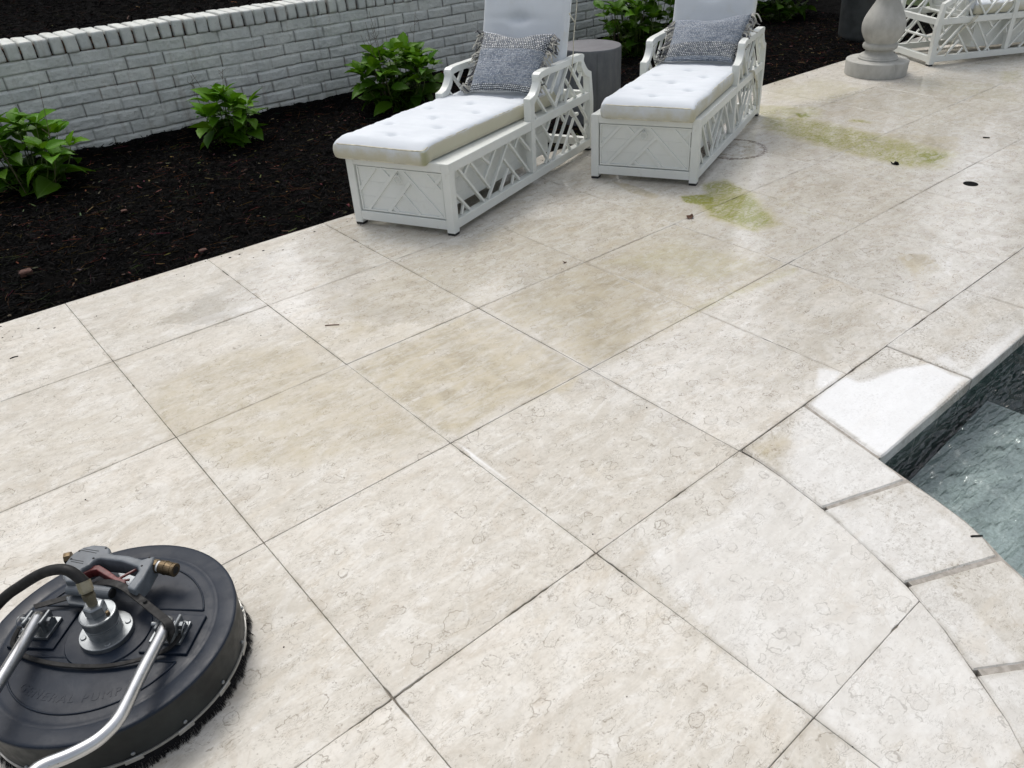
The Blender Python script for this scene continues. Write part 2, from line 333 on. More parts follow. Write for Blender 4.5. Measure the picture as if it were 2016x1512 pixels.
    ub=m.n('ShaderNodeTexBrick'); m.L(U,ub.inputs['Vector']); ub.inputs['Scale'].default_value=1; ub.inputs['Brick Width'].default_value=1.1; ub.inputs['Row Height'].default_value=.9; ub.inputs['Mortar Size'].default_value=.20; ub.inputs['Mortar Smooth'].default_value=.6; ub.inputs['Bias'].default_value=.0
    ub.inputs['Color1'].default_value=(.80,.81,.80,1); ub.inputs['Color2'].default_value=(.34,.37,.41,1); ub.inputs['Mortar'].default_value=(.045,.05,.06,1)
    cell=m.n('ShaderNodeTexWhiteNoise',noise_dimensions='2D'); fl=m.vmath('FLOOR',m.scale(u,(58,42,1))); m.L(fl,cell.inputs['Vector'])
    u2=m.n('ShaderNodeTexBrick'); m.L(m.vmath('ADD',m.scale(u,(62,46,1)),m.vmath('SCALE',wob.outputs['Color'])),u2.inputs['Vector']); u2.inputs['Scale'].default_value=1; u2.inputs['Brick Width'].default_value=1.3; u2.inputs['Row Height'].default_value=.95; u2.inputs['Mortar Size'].default_value=.22; u2.inputs['Mortar Smooth'].default_value=.8
    u2.inputs['Color1'].default_value=(.66,.71,.78,1); u2.inputs['Color2'].default_value=(.24,.29,.37,1); u2.inputs['Mortar'].default_value=(.07,.08,.10,1); c2=m.mix(m.math('MULTIPLY',cell.outputs['Value'],.35),u2.outputs['Color'],(.40,.43,.47)); c2=m.mix(m.ramp(m.noise(m.scale(u,(4,60,1)),1,2).outputs[0],.5,.6,0,.4),c2,(.42,.43,.44))
    col=m.mix(m.ramp(band,.3,.7),c2,ub.outputs['Color']); m.base(col); m.rough(.92); m.p('Specular IOR Level',.1)
    hb=m.math('MULTIPLY',m.math('SINE',m.math('MULTIPLY',s[0],350.0)),m.math('SINE',m.math('MULTIPLY',s[1],270.0)))
    m.bump(m.math('ADD',m.math('MULTIPLY',ub.outputs['Fac'],-1.0),m.math('MULTIPLY',hb,.5)),.6,.004); M['wool']=m.m
    m=NM('fringe_yarn'); a=m.attr('tint').outputs['Color']; m.base(a); m.rough(.9); m.bump(m.noise(m.pos(),300,2).outputs[0],.4,.003); M['yarn']=m.m
    # stool concrete
    m=NM('slate_concrete'); P=m.pos(); n=m.noise(m.scale(P,(1,1,.35)),14,6,.65).outputs[0]; nz=m.sep(m.n('ShaderNodeNewGeometry').outputs['Normal'],'ShaderNodeSeparateXYZ')[2]
    col=m.mix(m.ramp(n,.3,.7),(.085,.092,.105),(.135,.145,.155)); col=m.mix(m.math('MULTIPLY',m.ramp(nz,.8,.95),.5),col,(.145,.135,.14)); m.base(col); m.rough(.55); m.bump(n,.1,.004); M['slate']=m.m
    # cast stone
    m=NM('cast_stone'); P=m.pos(); n=m.noise(m.scale(P,(1,1,.6)),13,6,.62).outputs[0]; f=m.noise(P,120,4,.7).outputs[0]
    col=m.mix(m.ramp(n,.3,.7),(.37,.365,.33),(.47,.465,.43)); col=m.mix(m.ramp(m.noise(m.scale(P,(1,1,.25)),16,5,.7).outputs[0],.60,.76,0,.5),col,(.24,.24,.22)); col=m.mix(m.ramp(f,.55,.75,0,.25),col,(.29,.285,.26)); m.base(col); m.rough(.8); m.bump(f,.2,.003); M['cast']=m.m
    M['planter']=simple('charcoal_planter_clay',(.045,.05,.05),.6,scale=9,var=.25,bump=.1)
    # cleaner
    m=NM('black_polymer'); P=m.pos(); n=m.noise(P,45,6,.7,.4).outputs[0]; s=m.noise(m.scale(P,(1,3.5,1),rot=(0,0,.6)),60,3,.6,.8).outputs[0]
    sc=m.math('MULTIPLY',m.math('SUBTRACT',1.0,m.ramp(m.math('ABSOLUTE',m.math('SUBTRACT',s,.5)),.002,.012)),m.ramp(n,.52,.6))
    col=m.mix(m.ramp(m.noise(P,7,5).outputs[0],.3,.7),(.006,.011,.021),(.010,.017,.030)); col=m.mix(m.math('MULTIPLY',m.ramp(n,.50,.70),.3),col,(.026,.034,.044)); m.base(col); 
    m.rough(m.ramp(m.noise(P,11,5,.7).outputs[0],.35,.65,.30,.50)); m.p('Specular IOR Level',.22); m.bump(m.math('ADD',n,m.math('MULTIPLY',sc,-.9)),.16,.002); M['poly']=m.m
    M['skirt']=simple('matt_black_skirt',(.016,.019,.019),.5,spec=.3,scale=14,var=.35,bump=.05)
    M['rubber']=simple('black_rubber',(.012,.012,.012),.6,spec=.25,scale=50,var=.4,bump=.1)
    M['bristle']=simple('black_bristle',(.006,.006,.007),.7,spec=.15)
    m=NM('zinc_steel'); P=m.pos(); n=m.noise(P,35,5,.7).outputs[0]; m.base(m.mix(m.ramp(n,.3,.7),(.20,.215,.225),(.30,.32,.33))); m.rough(m.ramp(n,.3,.7,.30,.44)); m.p('Metallic',.8); m.bump(n,.06,.002); M['zinc']=m.m
    m=NM('polished_aluminium_tube'); P=m.pos(); n=m.noise(P,9,4,.6).outputs[0]; f=m.noise(P,120,2).outputs[0]; col=m.mix(m.ramp(n,.35,.65),(.52,.53,.54),(.60,.61,.62)); col=m.mix(m.ramp(f,.70,.76,0,.6),col,(.15,.14,.13)); m.base(col); m.rough(m.ramp(n,.3,.7,.26,.36)); m.p('Metallic',1.0); M['alu']=m.m
    M['band']=simple('dull_aluminium_band',(.42,.42,.40),.42,metal=.8,scale=60)
    M['gun']=simple('grey_gun_plastic',(.105,.12,.135),.48,scale=22,var=.22,bump=.06)
    M['darkbore']=simple('dark_hole',(.006,.006,.006),.8)
    M['brass']=simple('tarnished_brass',(.115,.085,.05),.5,metal=.8,scale=70,var=.35,bump=.1)
    M['olive']=simple('plated_hose_ferrule',(.27,.245,.175),.42,metal=.75,scale=50,var=.2)
    M['red']=simple('dark_red_plastic',(.10,.016,.016),.45,scale=40,var=.3)
    M['ptfe']=simple('white_thread_tape',(.72,.74,.74),.5)
    M['sticker']=simple('silver_label_sheet',(.50,.54,.56),.35,scale=20,var=.08)
    M['drain']=simple('black_drain_plastic',(.006,.006,.006),.8,spec=.05)
    M['deadleaf']=simple('dead_leaf_brown',(.10,.045,.022),.7,scale=60,var=.4)
    M['black']=simple('black_foot_pad',(.012,.012,.013),.6)
    # pool
    m=NM('pool_water'); P=m.pos(); a=m.noise(m.scale(P,(1,1.8,1),rot=(0,0,.5)),7,1,.4,.6).outputs[0]; b=m.noise(m.scale(P,(1,3.6,1),rot=(0,0,.35)),20,1,.4,.3).outputs[0]
    bp=m.bump(m.math('ADD',m.math('MULTIPLY',a,1.0),m.math('MULTIPLY',b,.34)),1.0,.050)
    fr=m.n('ShaderNodeFresnel'); fr.inputs[0].default_value=1.62; m.L(bp,fr.inputs['Normal']); gl=m.n('ShaderNodeBsdfGlossy'); gl.inputs['Roughness'].default_value=.02; m.L(bp,gl.inputs['Normal'])
    rf=m.n('ShaderNodeBsdfRefraction'); rf.inputs['IOR'].default_value=1.333; rf.inputs['Roughness'].default_value=.0; rf.inputs['Color'].default_value=(.80,.90,.90,1); m.L(bp,rf.inputs['Normal'])
    tp=m.n('ShaderNodeBsdfTransparent'); tp.inputs[0].default_value=(.86,.945,.945,1); m0=m.n('ShaderNodeMixShader'); m0.inputs[0].default_value=1.0; m.L(rf.outputs[0],m0.inputs[1]); m.L(tp.outputs[0],m0.inputs[2])
    mx=m.n('ShaderNodeMixShader'); m.L(fr.outputs[0],mx.inputs[0]); m.L(m0.outputs[0],mx.inputs[1]); m.L(gl.outputs[0],mx.inputs[2]); m.L(mx.outputs[0],m.t.nodes['Material Output'].inputs[0]); M['water']=m.m
    m=NM('pool_plaster'); P=m.pos(); n=m.noise(P,55,4,.75).outputs[0]; m.base(m.mix(m.ramp(n,.35,.65),(.05,.095,.09),(.12,.18,.17))); m.rough(.8); M['plaster']=m.m
    m=NM('shelf_plaster'); P=m.pos(); n=m.noise(P,75,4,.8).outputs[0]; k=m.noise(P,5,4).outputs[0]; c=m.mix(m.ramp(n,.35,.65),(.38,.405,.40),(.60,.63,.62)); m.base(m.mix(m.ramp(k,.35,.65,0,.4),c,(.42,.45,.46))); m.rough(.85); M['shelf']=m.m
    m=NM('waterline_tile'); P=m.pos(); bt=m.n('ShaderNodeTexBrick'); m.L(m.scale(P,(1,1,1),rot=(R(90),0,0)),bt.inputs['Vector']); bt.inputs['Scale'].default_value=6.5; bt.offset=0; bt.inputs['Brick Width'].default_value=1; bt.inputs['Row Height'].default_value=1
    bt.inputs['Color1'].default_value=(.16,.19,.18,1); bt.inputs['Color2'].default_value=(.10,.13,.125,1); bt.inputs['Mortar'].default_value=(.30,.30,.28,1); bt.inputs['Mortar Size'].default_value=.02; m.base(bt.outputs[0]); m.rough(.25); M['wtile']=m.m
    m=NM('tree_foliage'); a=m.attr('tint').outputs['Color']; m.base(a); m.rough(.6); M['tleaf']=m.m
    M['bark']=simple('tree_bark',(.09,.07,.05),.9,scale=12,var=.4,bump=.4)
    m=NM('lawn'); n=m.noise(m.pos(),3,8,.7); m.base(m.mix(m.ramp(n.outputs[0],.35,.65),(.03,.055,.012),(.06,.085,.02))); m.rough(.9); M['lawn']=m.m
mk()
# ------------------------------------------------------------------ ground, pool basin shapes
XL=[-1.40,-.80,-.20,.403,1.011,1.606,2.196,2.795,3.405,3.99,4.597,5.20,5.80,6.40,7.00,7.60,8.20,8.80,9.4]
YL=[-1.50,-.88,-.25,.382,1.008,1.636,2.267,2.90,3.54]
OUT=[(1.615,1.008),(1.594,.852),(1.563,.704),(1.520,.561),(1.471,.421),(1.412,.304),(1.345,.205),(1.285,.116),(1.215,.040),(1.10,-.050),(.96,-.130),(.80,-.185),(.62,-.21),(.40,-.21),(.15,-.20)]
INN=[(1.870,.704),(1.831,.607),(1.815,.520),(1.790,.430),(1.760,.365),(1.725,.306),(1.690,.230),(1.645,.150),(1.585,.060),(1.50,-.040),(1.39,-.130),(1.26,-.220),(1.10,-.300),(.92,-.370),(.72,-.42),(.40,-.46),(.15,-.47)]
def poly_d(P,poly):
    """signed distance, positive inside"""
    poly=np.asarray(poly); d=np.full(len(P),1e9); ins=np.zeros(len(P),bool); n=len(poly)
    for i in range(n):
        a=poly[i];b=poly[(i+1)%n]; e=b-a; wv=P-a; t=np.clip((wv@e)/(e@e+1e-12),0,1); q=wv-t[:,None]*e; d=np.minimum(d,np.hypot(q[:,0],q[:,1]))
        c=((a[1]>P[:,1])!=(b[1]>P[:,1]))&(P[:,0]<(b[0]-a[0])*(P[:,1]-a[1])/(b[1]-a[1]+1e-12)+a[0]); ins^=c
    return np.where(ins,d,-d)
def W(pts): return [tuple(G(*p)[:2]) for p in pts]
# (polygon seen on the paving, blur metres, amount)
OCH=[([(1370,385),(1500,372),(1570,450),(1500,475),(1380,435)],.06,.55),([(300,850),(285,765),(420,700),(545,672),(800,516),(960,448),(1290,385),(1560,520),(1420,600),(1330,660),(1160,740),(1050,800),(905,865),(870,880),(600,930),(380,905)],.05,.46),([(640,445),(1000,440),(1600,330),(2016,330),(2016,470),(1600,520),(1150,720),(940,600)],.25,.30),([(1480,120),(2016,110),(2016,260),(1500,330)],.2,.34),([(300,850),(285,765),(420,700),(545,672),(683,718),(870,850),(880,880),(770,870),(600,925),(460,925),(380,900)],.05,.62),
 ([(690,722),(942,607),(1155,725),(1120,770),(1000,790),(905,860),(860,850)],.03,.86),
 ([(950,605),(1150,518),(1420,592),(1330,650),(1160,725)],.04,.72),([(800,516),(960,450),(1148,514),(942,604)],.06,.42),
 ([(560,520),(800,520),(935,605),(800,660),(640,600)],.06,.22),([(1160,516),(1290,466),(1560,520),(1500,566),(1420,590)],.05,.62),
 ([(1000,445),(1200,360),(1330,430),(1160,510)],.09,.25),([(0,730),(60,690),(380,590),(400,640),(200,680),(0,760)],.05,.32),([(150,605),(400,530),(560,560),(300,610)],.06,.25),
 ([(0,860),(200,800),(340,850),(120,900),(0,930)],.06,.30),([(1205,358),(1235,362),(1300,385),(1290,392),(1240,378)],.012,1.0),
 ([(1760,500),(1830,500),(1855,530),(1800,548)],.03,.85),([(1790,265),(1890,268),(1890,300),(1830,300)],.05,.8),([(1720,262),(1790,262),(1800,300),(1720,300)],.04,.8),
 ([(1470,880),(1540,845),(1560,870),(1530,930)],.03,.7),([(640,640),(700,630),(760,648),(700,662)],.015,.7),([(1700,590),(1730,600),(1700,615),(1670,600)],.04,.4),
 ([(1500,160),(1680,170),(1760,200),(1640,240),(1480,220)],.12,.35),([(1800,150),(2016,130),(2016,200),(1850,200)],.15,.25),([(1330,1050),(1350,1035),(1345,1055),(1320,1065)],.01,.8),([(1490,150),(1540,140),(1570,165),(1510,175)],.05,.7)]
ALG=[([(1340,386),(1400,382),(1408,398),(1380,404),(1345,398)],.02,1.25),([(1360,395),(1480,374),(1540,442),(1495,456),(1400,428)],.06,.84),([(1375,362),(1430,350),(1475,376),(1400,400)],.04,.80),
 ([(1400,412),(1500,452),(1492,460),(1390,425)],.02,.75),([(1488,222),(1600,232),(1890,300),(1860,335),(1780,332),(1620,292),(1500,256)],.09,.72),([(1600,262),(1640,270),(1640,285),(1605,282)],.03,.8),
 ([(1800,298),(1870,302),(1850,322),(1800,318)],.03,.90),([(1560,222),(1600,224),(1598,232),(1570,231)],.02,1.0),([(1670,232),(1720,238),(1715,244),(1670,240)],.02,.7),([(1480,205),(1620,210),(1620,232),(1480,228)],.06,.62),
 ([(1500,175),(1620,150),(1720,175),(1640,205),(1500,200)],.14,.42),([(1790,150),(1960,165),(2016,185),(2016,205),(1800,180)],.08,.33),([(1960,140),(2016,136),(2016,160),(1970,165)],.06,.5),([(1160,520),(1330,470),(1540,520),(1400,560)],.10,.42),
 ([(1480,376),(1560,392),(1640,430),(1700,445),(1690,455),(1560,420)],.03,.30),([(1570,490),(1620,470),(1600,500)],.03,.3),([(1390,590),(1560,522),(1580,535),(1420,600),(1300,650)],.02,.45),([(1620,300),(1800,335),(1790,372),(1640,330)],.06,.25)]
DRY_GLARE=[([(1815,688),(1870,700),(1905,738),(1870,728)],.014,.62),([(1895,738),(1925,700),(2016,620),(2016,655),(1915,750)],.018,.62),([(1780,500),(1800,503),(1795,520),(1778,515)],.01,.55),([(1860,515),(1880,510),(1872,545),(1858,540)],.01,.55),([(1592,797),(1640,747),(1668,741),(1690,751),(1715,745),(1762,726),(1832,715),(1872,736),(1905,744),(1740,905)],.022,1.0),([(1603,768),(1608,722),(1662,731),(1640,762)],.015,.85),([(1890,742),(2016,632),(2016,660),(1912,755)],.012,.75),  # bright coping patch and sparkles: sun and sky glare painted as pale colour
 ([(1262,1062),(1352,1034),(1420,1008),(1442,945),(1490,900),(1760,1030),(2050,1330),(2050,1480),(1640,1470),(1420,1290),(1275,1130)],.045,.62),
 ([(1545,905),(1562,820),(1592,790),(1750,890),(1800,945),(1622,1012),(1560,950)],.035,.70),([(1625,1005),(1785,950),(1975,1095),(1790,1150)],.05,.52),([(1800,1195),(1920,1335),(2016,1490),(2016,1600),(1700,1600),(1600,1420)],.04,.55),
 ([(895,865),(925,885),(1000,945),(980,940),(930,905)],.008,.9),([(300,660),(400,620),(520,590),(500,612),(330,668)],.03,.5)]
WET=[([(300,640),(640,430),(2100,80),(2200,520),(1900,600),(1750,690),(1560,800),(1340,860),(900,640)],.30,1.0),([(1592,797),(1640,747),(1832,715),(2016,600),(2016,660),(1740,905)],.02,1.0)]
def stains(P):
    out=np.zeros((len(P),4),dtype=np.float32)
    for ch,S in enumerate((OCH,ALG,DRY_GLARE,WET)):
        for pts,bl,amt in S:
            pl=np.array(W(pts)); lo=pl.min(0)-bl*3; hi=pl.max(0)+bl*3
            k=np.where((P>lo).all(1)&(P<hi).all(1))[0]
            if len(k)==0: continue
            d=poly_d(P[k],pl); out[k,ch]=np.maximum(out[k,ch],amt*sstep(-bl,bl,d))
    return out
def near_res(cx,cy):
    d=math.hypot(cx,cy); return .013 if d<2.6 else (.02 if d<4.5 else .035)
def slab_mesh(poly,ztop,th,res,gap,lip=.0035,rnd=None,jag=.0011):
    """stone slab over a convex or gently concave polygon: fine top grid, eased edge and sides"""
    poly=np.asarray(poly,dtype=float); c=poly.mean(0); lo=poly.min(0);hi=poly.max(0)
    rect=len(poly)==4 and abs(poly[0][1]-poly[1][1])<1e-9 and abs(poly[1][0]-poly[2][0])<1e-9
    ins=gap/2+lip
    if rect:
        x0,y0=lo+ins;x1,y1=hi-ins; nx=max(2,int((x1-x0)/res));ny=max(2,int((y1-y0)/res))
        X,Y=np.meshgrid(np.linspace(x0,x1,nx+1),np.linspace(y0,y1,ny+1),indexing='ij'); V=np.c_[X.ravel(),Y.ravel()]; idx=lambda i,j:i*(ny+1)+j
        Fc=[(idx(i,j),idx(i+1,j),idx(i+1,j+1),idx(i,j+1)) for i in range(nx) for j in range(ny)]
        loop=[idx(i,0) for i in range(nx)]+[idx(nx,j) for j in range(ny)]+[idx(i,ny) for i in range(nx,0,-1)]+[idx(0,j) for j in range(ny,0,-1)]
    else:
        # offset polygon inwards, then resample the border and triangulate a grid inside it
        n=len(poly); area=sum(poly[i][0]*poly[(i+1)%n][1]-poly[(i+1)%n][0]*poly[i][1] for i in range(n))
        if area<0: poly=poly[::-1]
        q=[]
        for i in range(n):
            a,b,cn=poly[i-1],poly[i],poly[(i+1)%n]; e1=(b-a)/np.linalg.norm(b-a); e2=(cn-b)/np.linalg.norm(cn-b)
            n1=np.array([-e1[1],e1[0]]);n2=np.array([-e2[1],e2[0]]); m=n1+n2; m/=max(.35,m@n1); q.append(b+m*ins)
        q=np.array(q); B=[]
        for i in range(n):
            a,b=q[i],q[(i+1)%n]; k=max(1,int(np.linalg.norm(b-a)/res)); B+= [a+(b-a)*t/k for t in range(k)]
        B=np.array(B); lo=B.min(0);hi=B.max(0)
        gx,gy=np.meshgrid(np.arange(lo[0],hi[0],res),np.arange(lo[1],hi[1],res)); I=np.c_[gx.ravel(),gy.ravel()]; I=I[poly_d(I,B)>res*.6]
        I=I+RS.uniform(-.15,.15,I.shape)*res
        from mathutils.geometry import delaunay_2d_cdt
        vs_=[Vector(p) for p in np.r_[B,I]]; ne=len(B)
        r=delaunay_2d_cdt(vs_,[(i,(i+1)%ne) for i in range(ne)],[],1,1e-7)
        V=np.array([tuple(v) for v in r[0]]); Fc=[tuple(f) for f in r[2]]
        inv={}
        for i,src in enumerate(r[3]):
            for s_ in src: inv[s_]=i
        loop=[inv[i] for i in range(ne)]
        ff=[]
        for f in Fc:
            a_=sum(V[f[i]][0]*V[f[(i+1)%len(f)]][1]-V[f[(i+1)%len(f)]][0]*V[f[i]][1] for i in range(len(f))); ff.append(f if a_>0 else f[::-1])
        Fc=ff
    L=V[loop]; m=len(loop); prev=L[np.arange(m)-1]; nxt=L[(np.arange(m)+1)%m]; t=nxt-prev; t/=np.linalg.norm(t,axis=1,keepdims=True); nr=np.c_[t[:,1],-t[:,0]]
    # chipped, wandering edge
    wob=(fbm(L[:,0]*60,L[:,1]*60)-.5)*2*jag; chip=np.where(vnoise(L[:,0]*9+5,L[:,1]*9)>.85,-.0028*RS.rand(m),0)
    L=L+nr*(wob+chip)[:,None]; V=V.copy(); V[loop]=L
    tilt=RS.uniform(-.0010,.0010,2); zt=ztop+RS.uniform(-.0007,.0007)
    Z=zt+(V-c)@tilt
    V3=np.c_[V,Z]; n0=len(V3)
    r2=np.c_[L+nr*lip,Z[loop]-lip*.9]; r3=np.c_[L+nr*lip,np.full(m,ztop-th)]
    V3=np.r_[V3,r2,r3]
    for i in range(m):
        j=(i+1)%m; Fc.append((loop[i],n0+i,n0+j,loop[j])[::-1]); Fc.append((n0+i,n0+m+i,n0+m+j,n0+j)[::-1])
    d=np.full(len(V3),0.0); d[:n0]=np.maximum(0,poly_d(V,L)); d[loop]=0
    rnd=RS.rand(3) if rnd is None else rnd
    tile=np.c_[np.tile(rnd,(len(V3),1)),np.clip(d,0,1)]
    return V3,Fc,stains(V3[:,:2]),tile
def sheet(name,parts,mat):
    mb=MB();S=[];T=[]
    for V,Fc,s,t in parts: mb.add(V,Fc);S.append(s);T.append(t)
    o=mb.build(name,mat,attrs={'stain':np.concatenate(S),'tile':np.concatenate(T)}); o['kind']='structure'; return o
def clip_poly(poly,a,b):
    """keep the side of line a->b on the right hand"""
    out=[]; n=len(poly); a=np.array(a);b=np.array(b); e=b-a; nr=np.array([e[1],-e[0]]); f=lambda p:(np.array(p)-a)@nr
    for i in range(n):
        p,q=poly[i],poly[(i+1)%n]; fp,fq=f(p),f(q)
        if fp>=0: out.append(p)
        if (fp>=0)!=(fq>=0): t=fp/(fp-fq); out.append((p[0]+(q[0]-p[0])*t,p[1]+(q[1]-p[1])*t))
    return out
TH=.03; parts=[]
for iy in range(len(YL)-1):
    for ix in range(len(XL)-1):
        x0,x1,y0,y1=XL[ix],XL[ix+1],YL[iy],YL[iy+1]
        # merge into the wider flags where the photo shows no cross joint
        poly=[(x0,y0),(x1,y0),(x1,y1),(x0,y1)]
        if y1<=1.01:
            if x0>1.55 : continue
            if x1>.9 or y0<-.2:
                for a,b in zip(OUT[:-1],OUT[1:]):
                    poly=clip_poly(poly,a,b)
                    if len(poly)<3: break
                if len(poly)<3: continue
                pa=np.array(poly); A_=abs(sum(pa[i][0]*pa[(i+1)%len(pa)][1]-pa[(i+1)%len(pa)][0]*pa[i][1] for i in range(len(pa))))/2
                if A_<.004: continue
        cx,cy=(x0+x1)/2,(y0+y1)/2
        if cx<-1.2 and cy>3.3: continue
        rnd=RS.rand(3)
        # ring-rich slabs as in the photograph
        if (ix,iy) in ((5,6),(6,6),(6,5),(5,5),(7,6),(7,5),(4,3),(8,5),(9,5)): rnd[1]=RS.uniform(.75,1)
        if ix<4 : rnd[1]*=.25
        if (ix,iy) in ((4,5),(3,5),(4,4)): rnd[0]=.95
        clean=[]
        for p in poly:
            if not clean or math.hypot(p[0]-clean[-1][0],p[1]-clean[-1][1])>.004: clean.append(p)
        if math.hypot(clean[0][0]-clean[-1][0],clean[0][1]-clean[-1][1])<.004: clean.pop()
        parts.append(slab_mesh(clean,0.0,TH,near_res(cx,cy),.0013,lip=.0014,jag=.0006,rnd=rnd))
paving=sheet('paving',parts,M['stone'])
# coping stones
cp=[]; YO,YI=1.0105,.704
xs=[9.4,8.8,8.2,7.6,7.0,6.4,5.8,5.2,4.6,3.99,3.70,3.066,2.4565]
xs=[9.4,8.75,8.1,7.45,6.8,6.15,5.5,4.9,4.29,3.68,3.066,2.4565]
for i in range(len(xs)-1): cp.append(slab_mesh([(xs[i+1],YI),(xs[i],YI),(xs[i],YO),(xs[i+1],YO)],0.0,.045,near_res(xs[i],1)+.004,.005,lip=.003))
gapw=.010
cp.append(slab_mesh([(1.868,.704),(2.4565,.7041),(2.4565,YO),(1.948,YO-.0001)],0.0,.045,.014,.006,lip=.005))
cp.append(slab_mesh([(1.617,YO),(1.594,.852),(1.563,.706),(1.831,.609),(1.866,.704),(1.944,YO)],0.0,.045,.014,.008,lip=.005))
cp.append(slab_mesh([(1.562,.703),(1.520,.561),(1.476,.432),(1.722,.318),(1.760,.368),(1.790,.430),(1.815,.520),(1.830,.604)],0.0,.045,.014,.004,lip=.004))
cp.append(slab_mesh([(1.473,.424),(1.412,.304),(1.352,.215),(1.575,.066),(1.645,.150),(1.690,.230),(1.720,.309)],0.0,.045,.014,.004,lip=.004))
cp.append(slab_mesh([(1.347,.207),(1.285,.116),(1.215,.040),(1.10,-.050),(1.26,-.212),(1.39,-.130),(1.50,-.040),(1.571,.059)],0.0,.045,.016,.004,lip=.004))
cp.append(slab_mesh([(1.09,-.058),(.96,-.130),(.80,-.185),(.62,-.21),(.72,-.42),(.92,-.370),(1.10,-.300),(1.25,-.222)],0.0,.045,.02,.006,lip=.005))
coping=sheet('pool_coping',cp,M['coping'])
# grout strip and bedding under the joints
g=MB()
def prism(mb,poly,z0,z1):
    n=len(poly); V=[(x,y,z0) for x,y in poly]+[(x,y,z1) for x,y in poly]
    mb.add(V,[tuple(range(n))[::-1],tuple(range(n,2*n))]+[(i,(i+1)%n,n+(i+1)%n,n+i) for i in range(n)])
INNs=INN; 
band=[(x-.004,y) for x,y in OUT]; 
for i in range(14):
    a,b=OUT[i],OUT[i+1]; c_,d_=INN[min(i+1,15)],INN[min(i+2,16)]
    if i==0: c_=(1.862,.712)
    a=(a[0]+.014,a[1]-.004); b=(b[0]+.014,b[1]-.004); prism(g,[a,c_,d_,b][::-1],-.045,-.0035)
prism(g,[(1.615,.712),(9.4,.712),(9.4,1.003),(1.615,1.003)],-.044,-.0040)
grout=g.build('coping_grout',M['grout'],fix=True); grout['kind']='structure'
bd=MB(); 
def bedpoly(poly): prism(bd,poly,-.12,-.007)
bedpoly([(-1.40,1.005),(9.4,1.005),(9.4,3.535),(-1.40,3.535)])
poly=[(-1.40,1.005),(-1.40,-1.5),(.15,-1.5),(.15,-.21)]+OUT[::-1][1:-1]+[(1.612,1.005)]
bedpoly(poly[::-1])
bed=bd.build('paving_bed',M['joint'],fix=True); bed['kind']='structure'
# pool basin + water
PZ=-.092; FLOOR=-1.2
wall=[(9.4,.728),(1.872,.728)]+[(x-.016,y) for x,y in INN]; 
mb=MB(); n=len(wall)
for z0,z1,m_,nm in ((-.20,-.045,'wtile','pool_tile_band'),(FLOOR,-.20,'plaster','pool_wall')):
    q=MB(); V=[(x,y,z0) for x,y in wall]+[(x,y,z1) for x,y in wall]; q.add(V,[(i,i+1,n+i+1,n+i)[::-1] for i in range(n-1)]); o=q.build(nm,M[m_]); o['kind']='structure'
q=MB(); prism(q,[(-.2,-4),(9.4,-4),(9.4,.75),(-.2,.75)],FLOOR-.1,FLOOR); o=q.build('pool_floor',M['plaster'],fix=True); o['kind']='structure'
wp=[(9.4,-4)]+wall+[(.13,-4)]
q=MB(); q.add([(x,y,PZ) for x,y in wp],[tuple(range(len(wp)))]); o=q.build('pool_water',M['water']); o['kind']='structure'
bmw=bmesh.new(); bmw.from_mesh(o.data); bmesh.ops.recalc_face_normals(bmw,faces=bmw.faces)
for f in bmw.faces:
    if f.normal.z<0: f.normal_flip()
bmesh.ops.triangulate(bmw,faces=bmw.faces); bmw.to_mesh(o.data); bmw.free()
q=MB(); a=G(1791,947,-.20);b=G(1944,789,-.20);d_=G(2016,817,-.20)-b; e=b+d_/np.linalg.norm(d_)*4
LZ=-.20; prism(q,[tuple(p) for p in ([a[0],a[1]],[b[0],b[1]],[e[0],e[1]],[e[0],-3.9],[.0,-3.9],[.0,-.40],[.8,-.30],[1.35,.0],[1.60,.35],[1.70,.60])][::-1],FLOOR,LZ); o=q.build('pool_shelf',M['shelf'],fix=True); o['kind']='structure'
# outer ground
q=MB()
for a,b,c_,d_ in ((-80,-1.40,-80,80),(9.4,80,-80,80),(-1.4,9.4,-80,-4.0),(-1.4,9.4,10.5,80)): q.add([(a,c_,-.06),(b,c_,-.06),(b,d_,-.06),(a,d_,-.06)],[(0,1,2,3)])
q.add([(-1.4,-4,-.06),(.13,-4,-.06),(.13,-1.5,-.06),(-1.4,-1.5,-.06)],[(0,1,2,3)])
o=q.build('ground',M['lawn']); o['kind']='structure'
# ------------------------------------------------------------------ mulch beds
def heightbed(x0,x1,y0,y1,res,zf):
    nx=int((x1-x0)/res);ny=int((y1-y0)/res); X,Y=np.meshgrid(np.linspace(x0,x1,nx+1),np.linspace(y0,y1,ny+1),indexing='ij'); Z=zf(X,Y)
    V=np.c_[X.ravel(),Y.ravel(),Z.ravel()]; I=np.arange((nx+1)*(ny+1)).reshape(nx+1,ny+1)
    Fc=np.c_[I[:-1,:-1].ravel(),I[1:,:-1].ravel(),I[1:,1:].ravel(),I[:-1,1:].ravel()]
    return V,Fc
def zlow(x,y): return -.030+.030*(fbm(x*2.2,y*2.2)-.5)+.022*(fbm(x*14,y*14)-.5)*2+.035*sstep(5.55,5.84,y)*(.4+fbm(x*3,y*2+9))*1.2-.012*(1-sstep(3.54,3.62,y))
def zup(x,y): return .635+.05*(y-6.05)+.05*(fbm(x*1.7,y*1.7+40)-.5)+.03*(fbm(x*14,y*14)-.5)
V,Fc=heightbed(-2.2,9.6,3.535,5.90,.022,zlow); o=mesh('mulch_bed',V,Fc,M['soil'],smooth=True); o['kind']='structure'
V,Fc=heightbed(-2.2,9.6,6.0,10.5,.05,zup); o=mesh('upper_bed',V,Fc,M['soil'],smooth=True); o['kind']='structure'
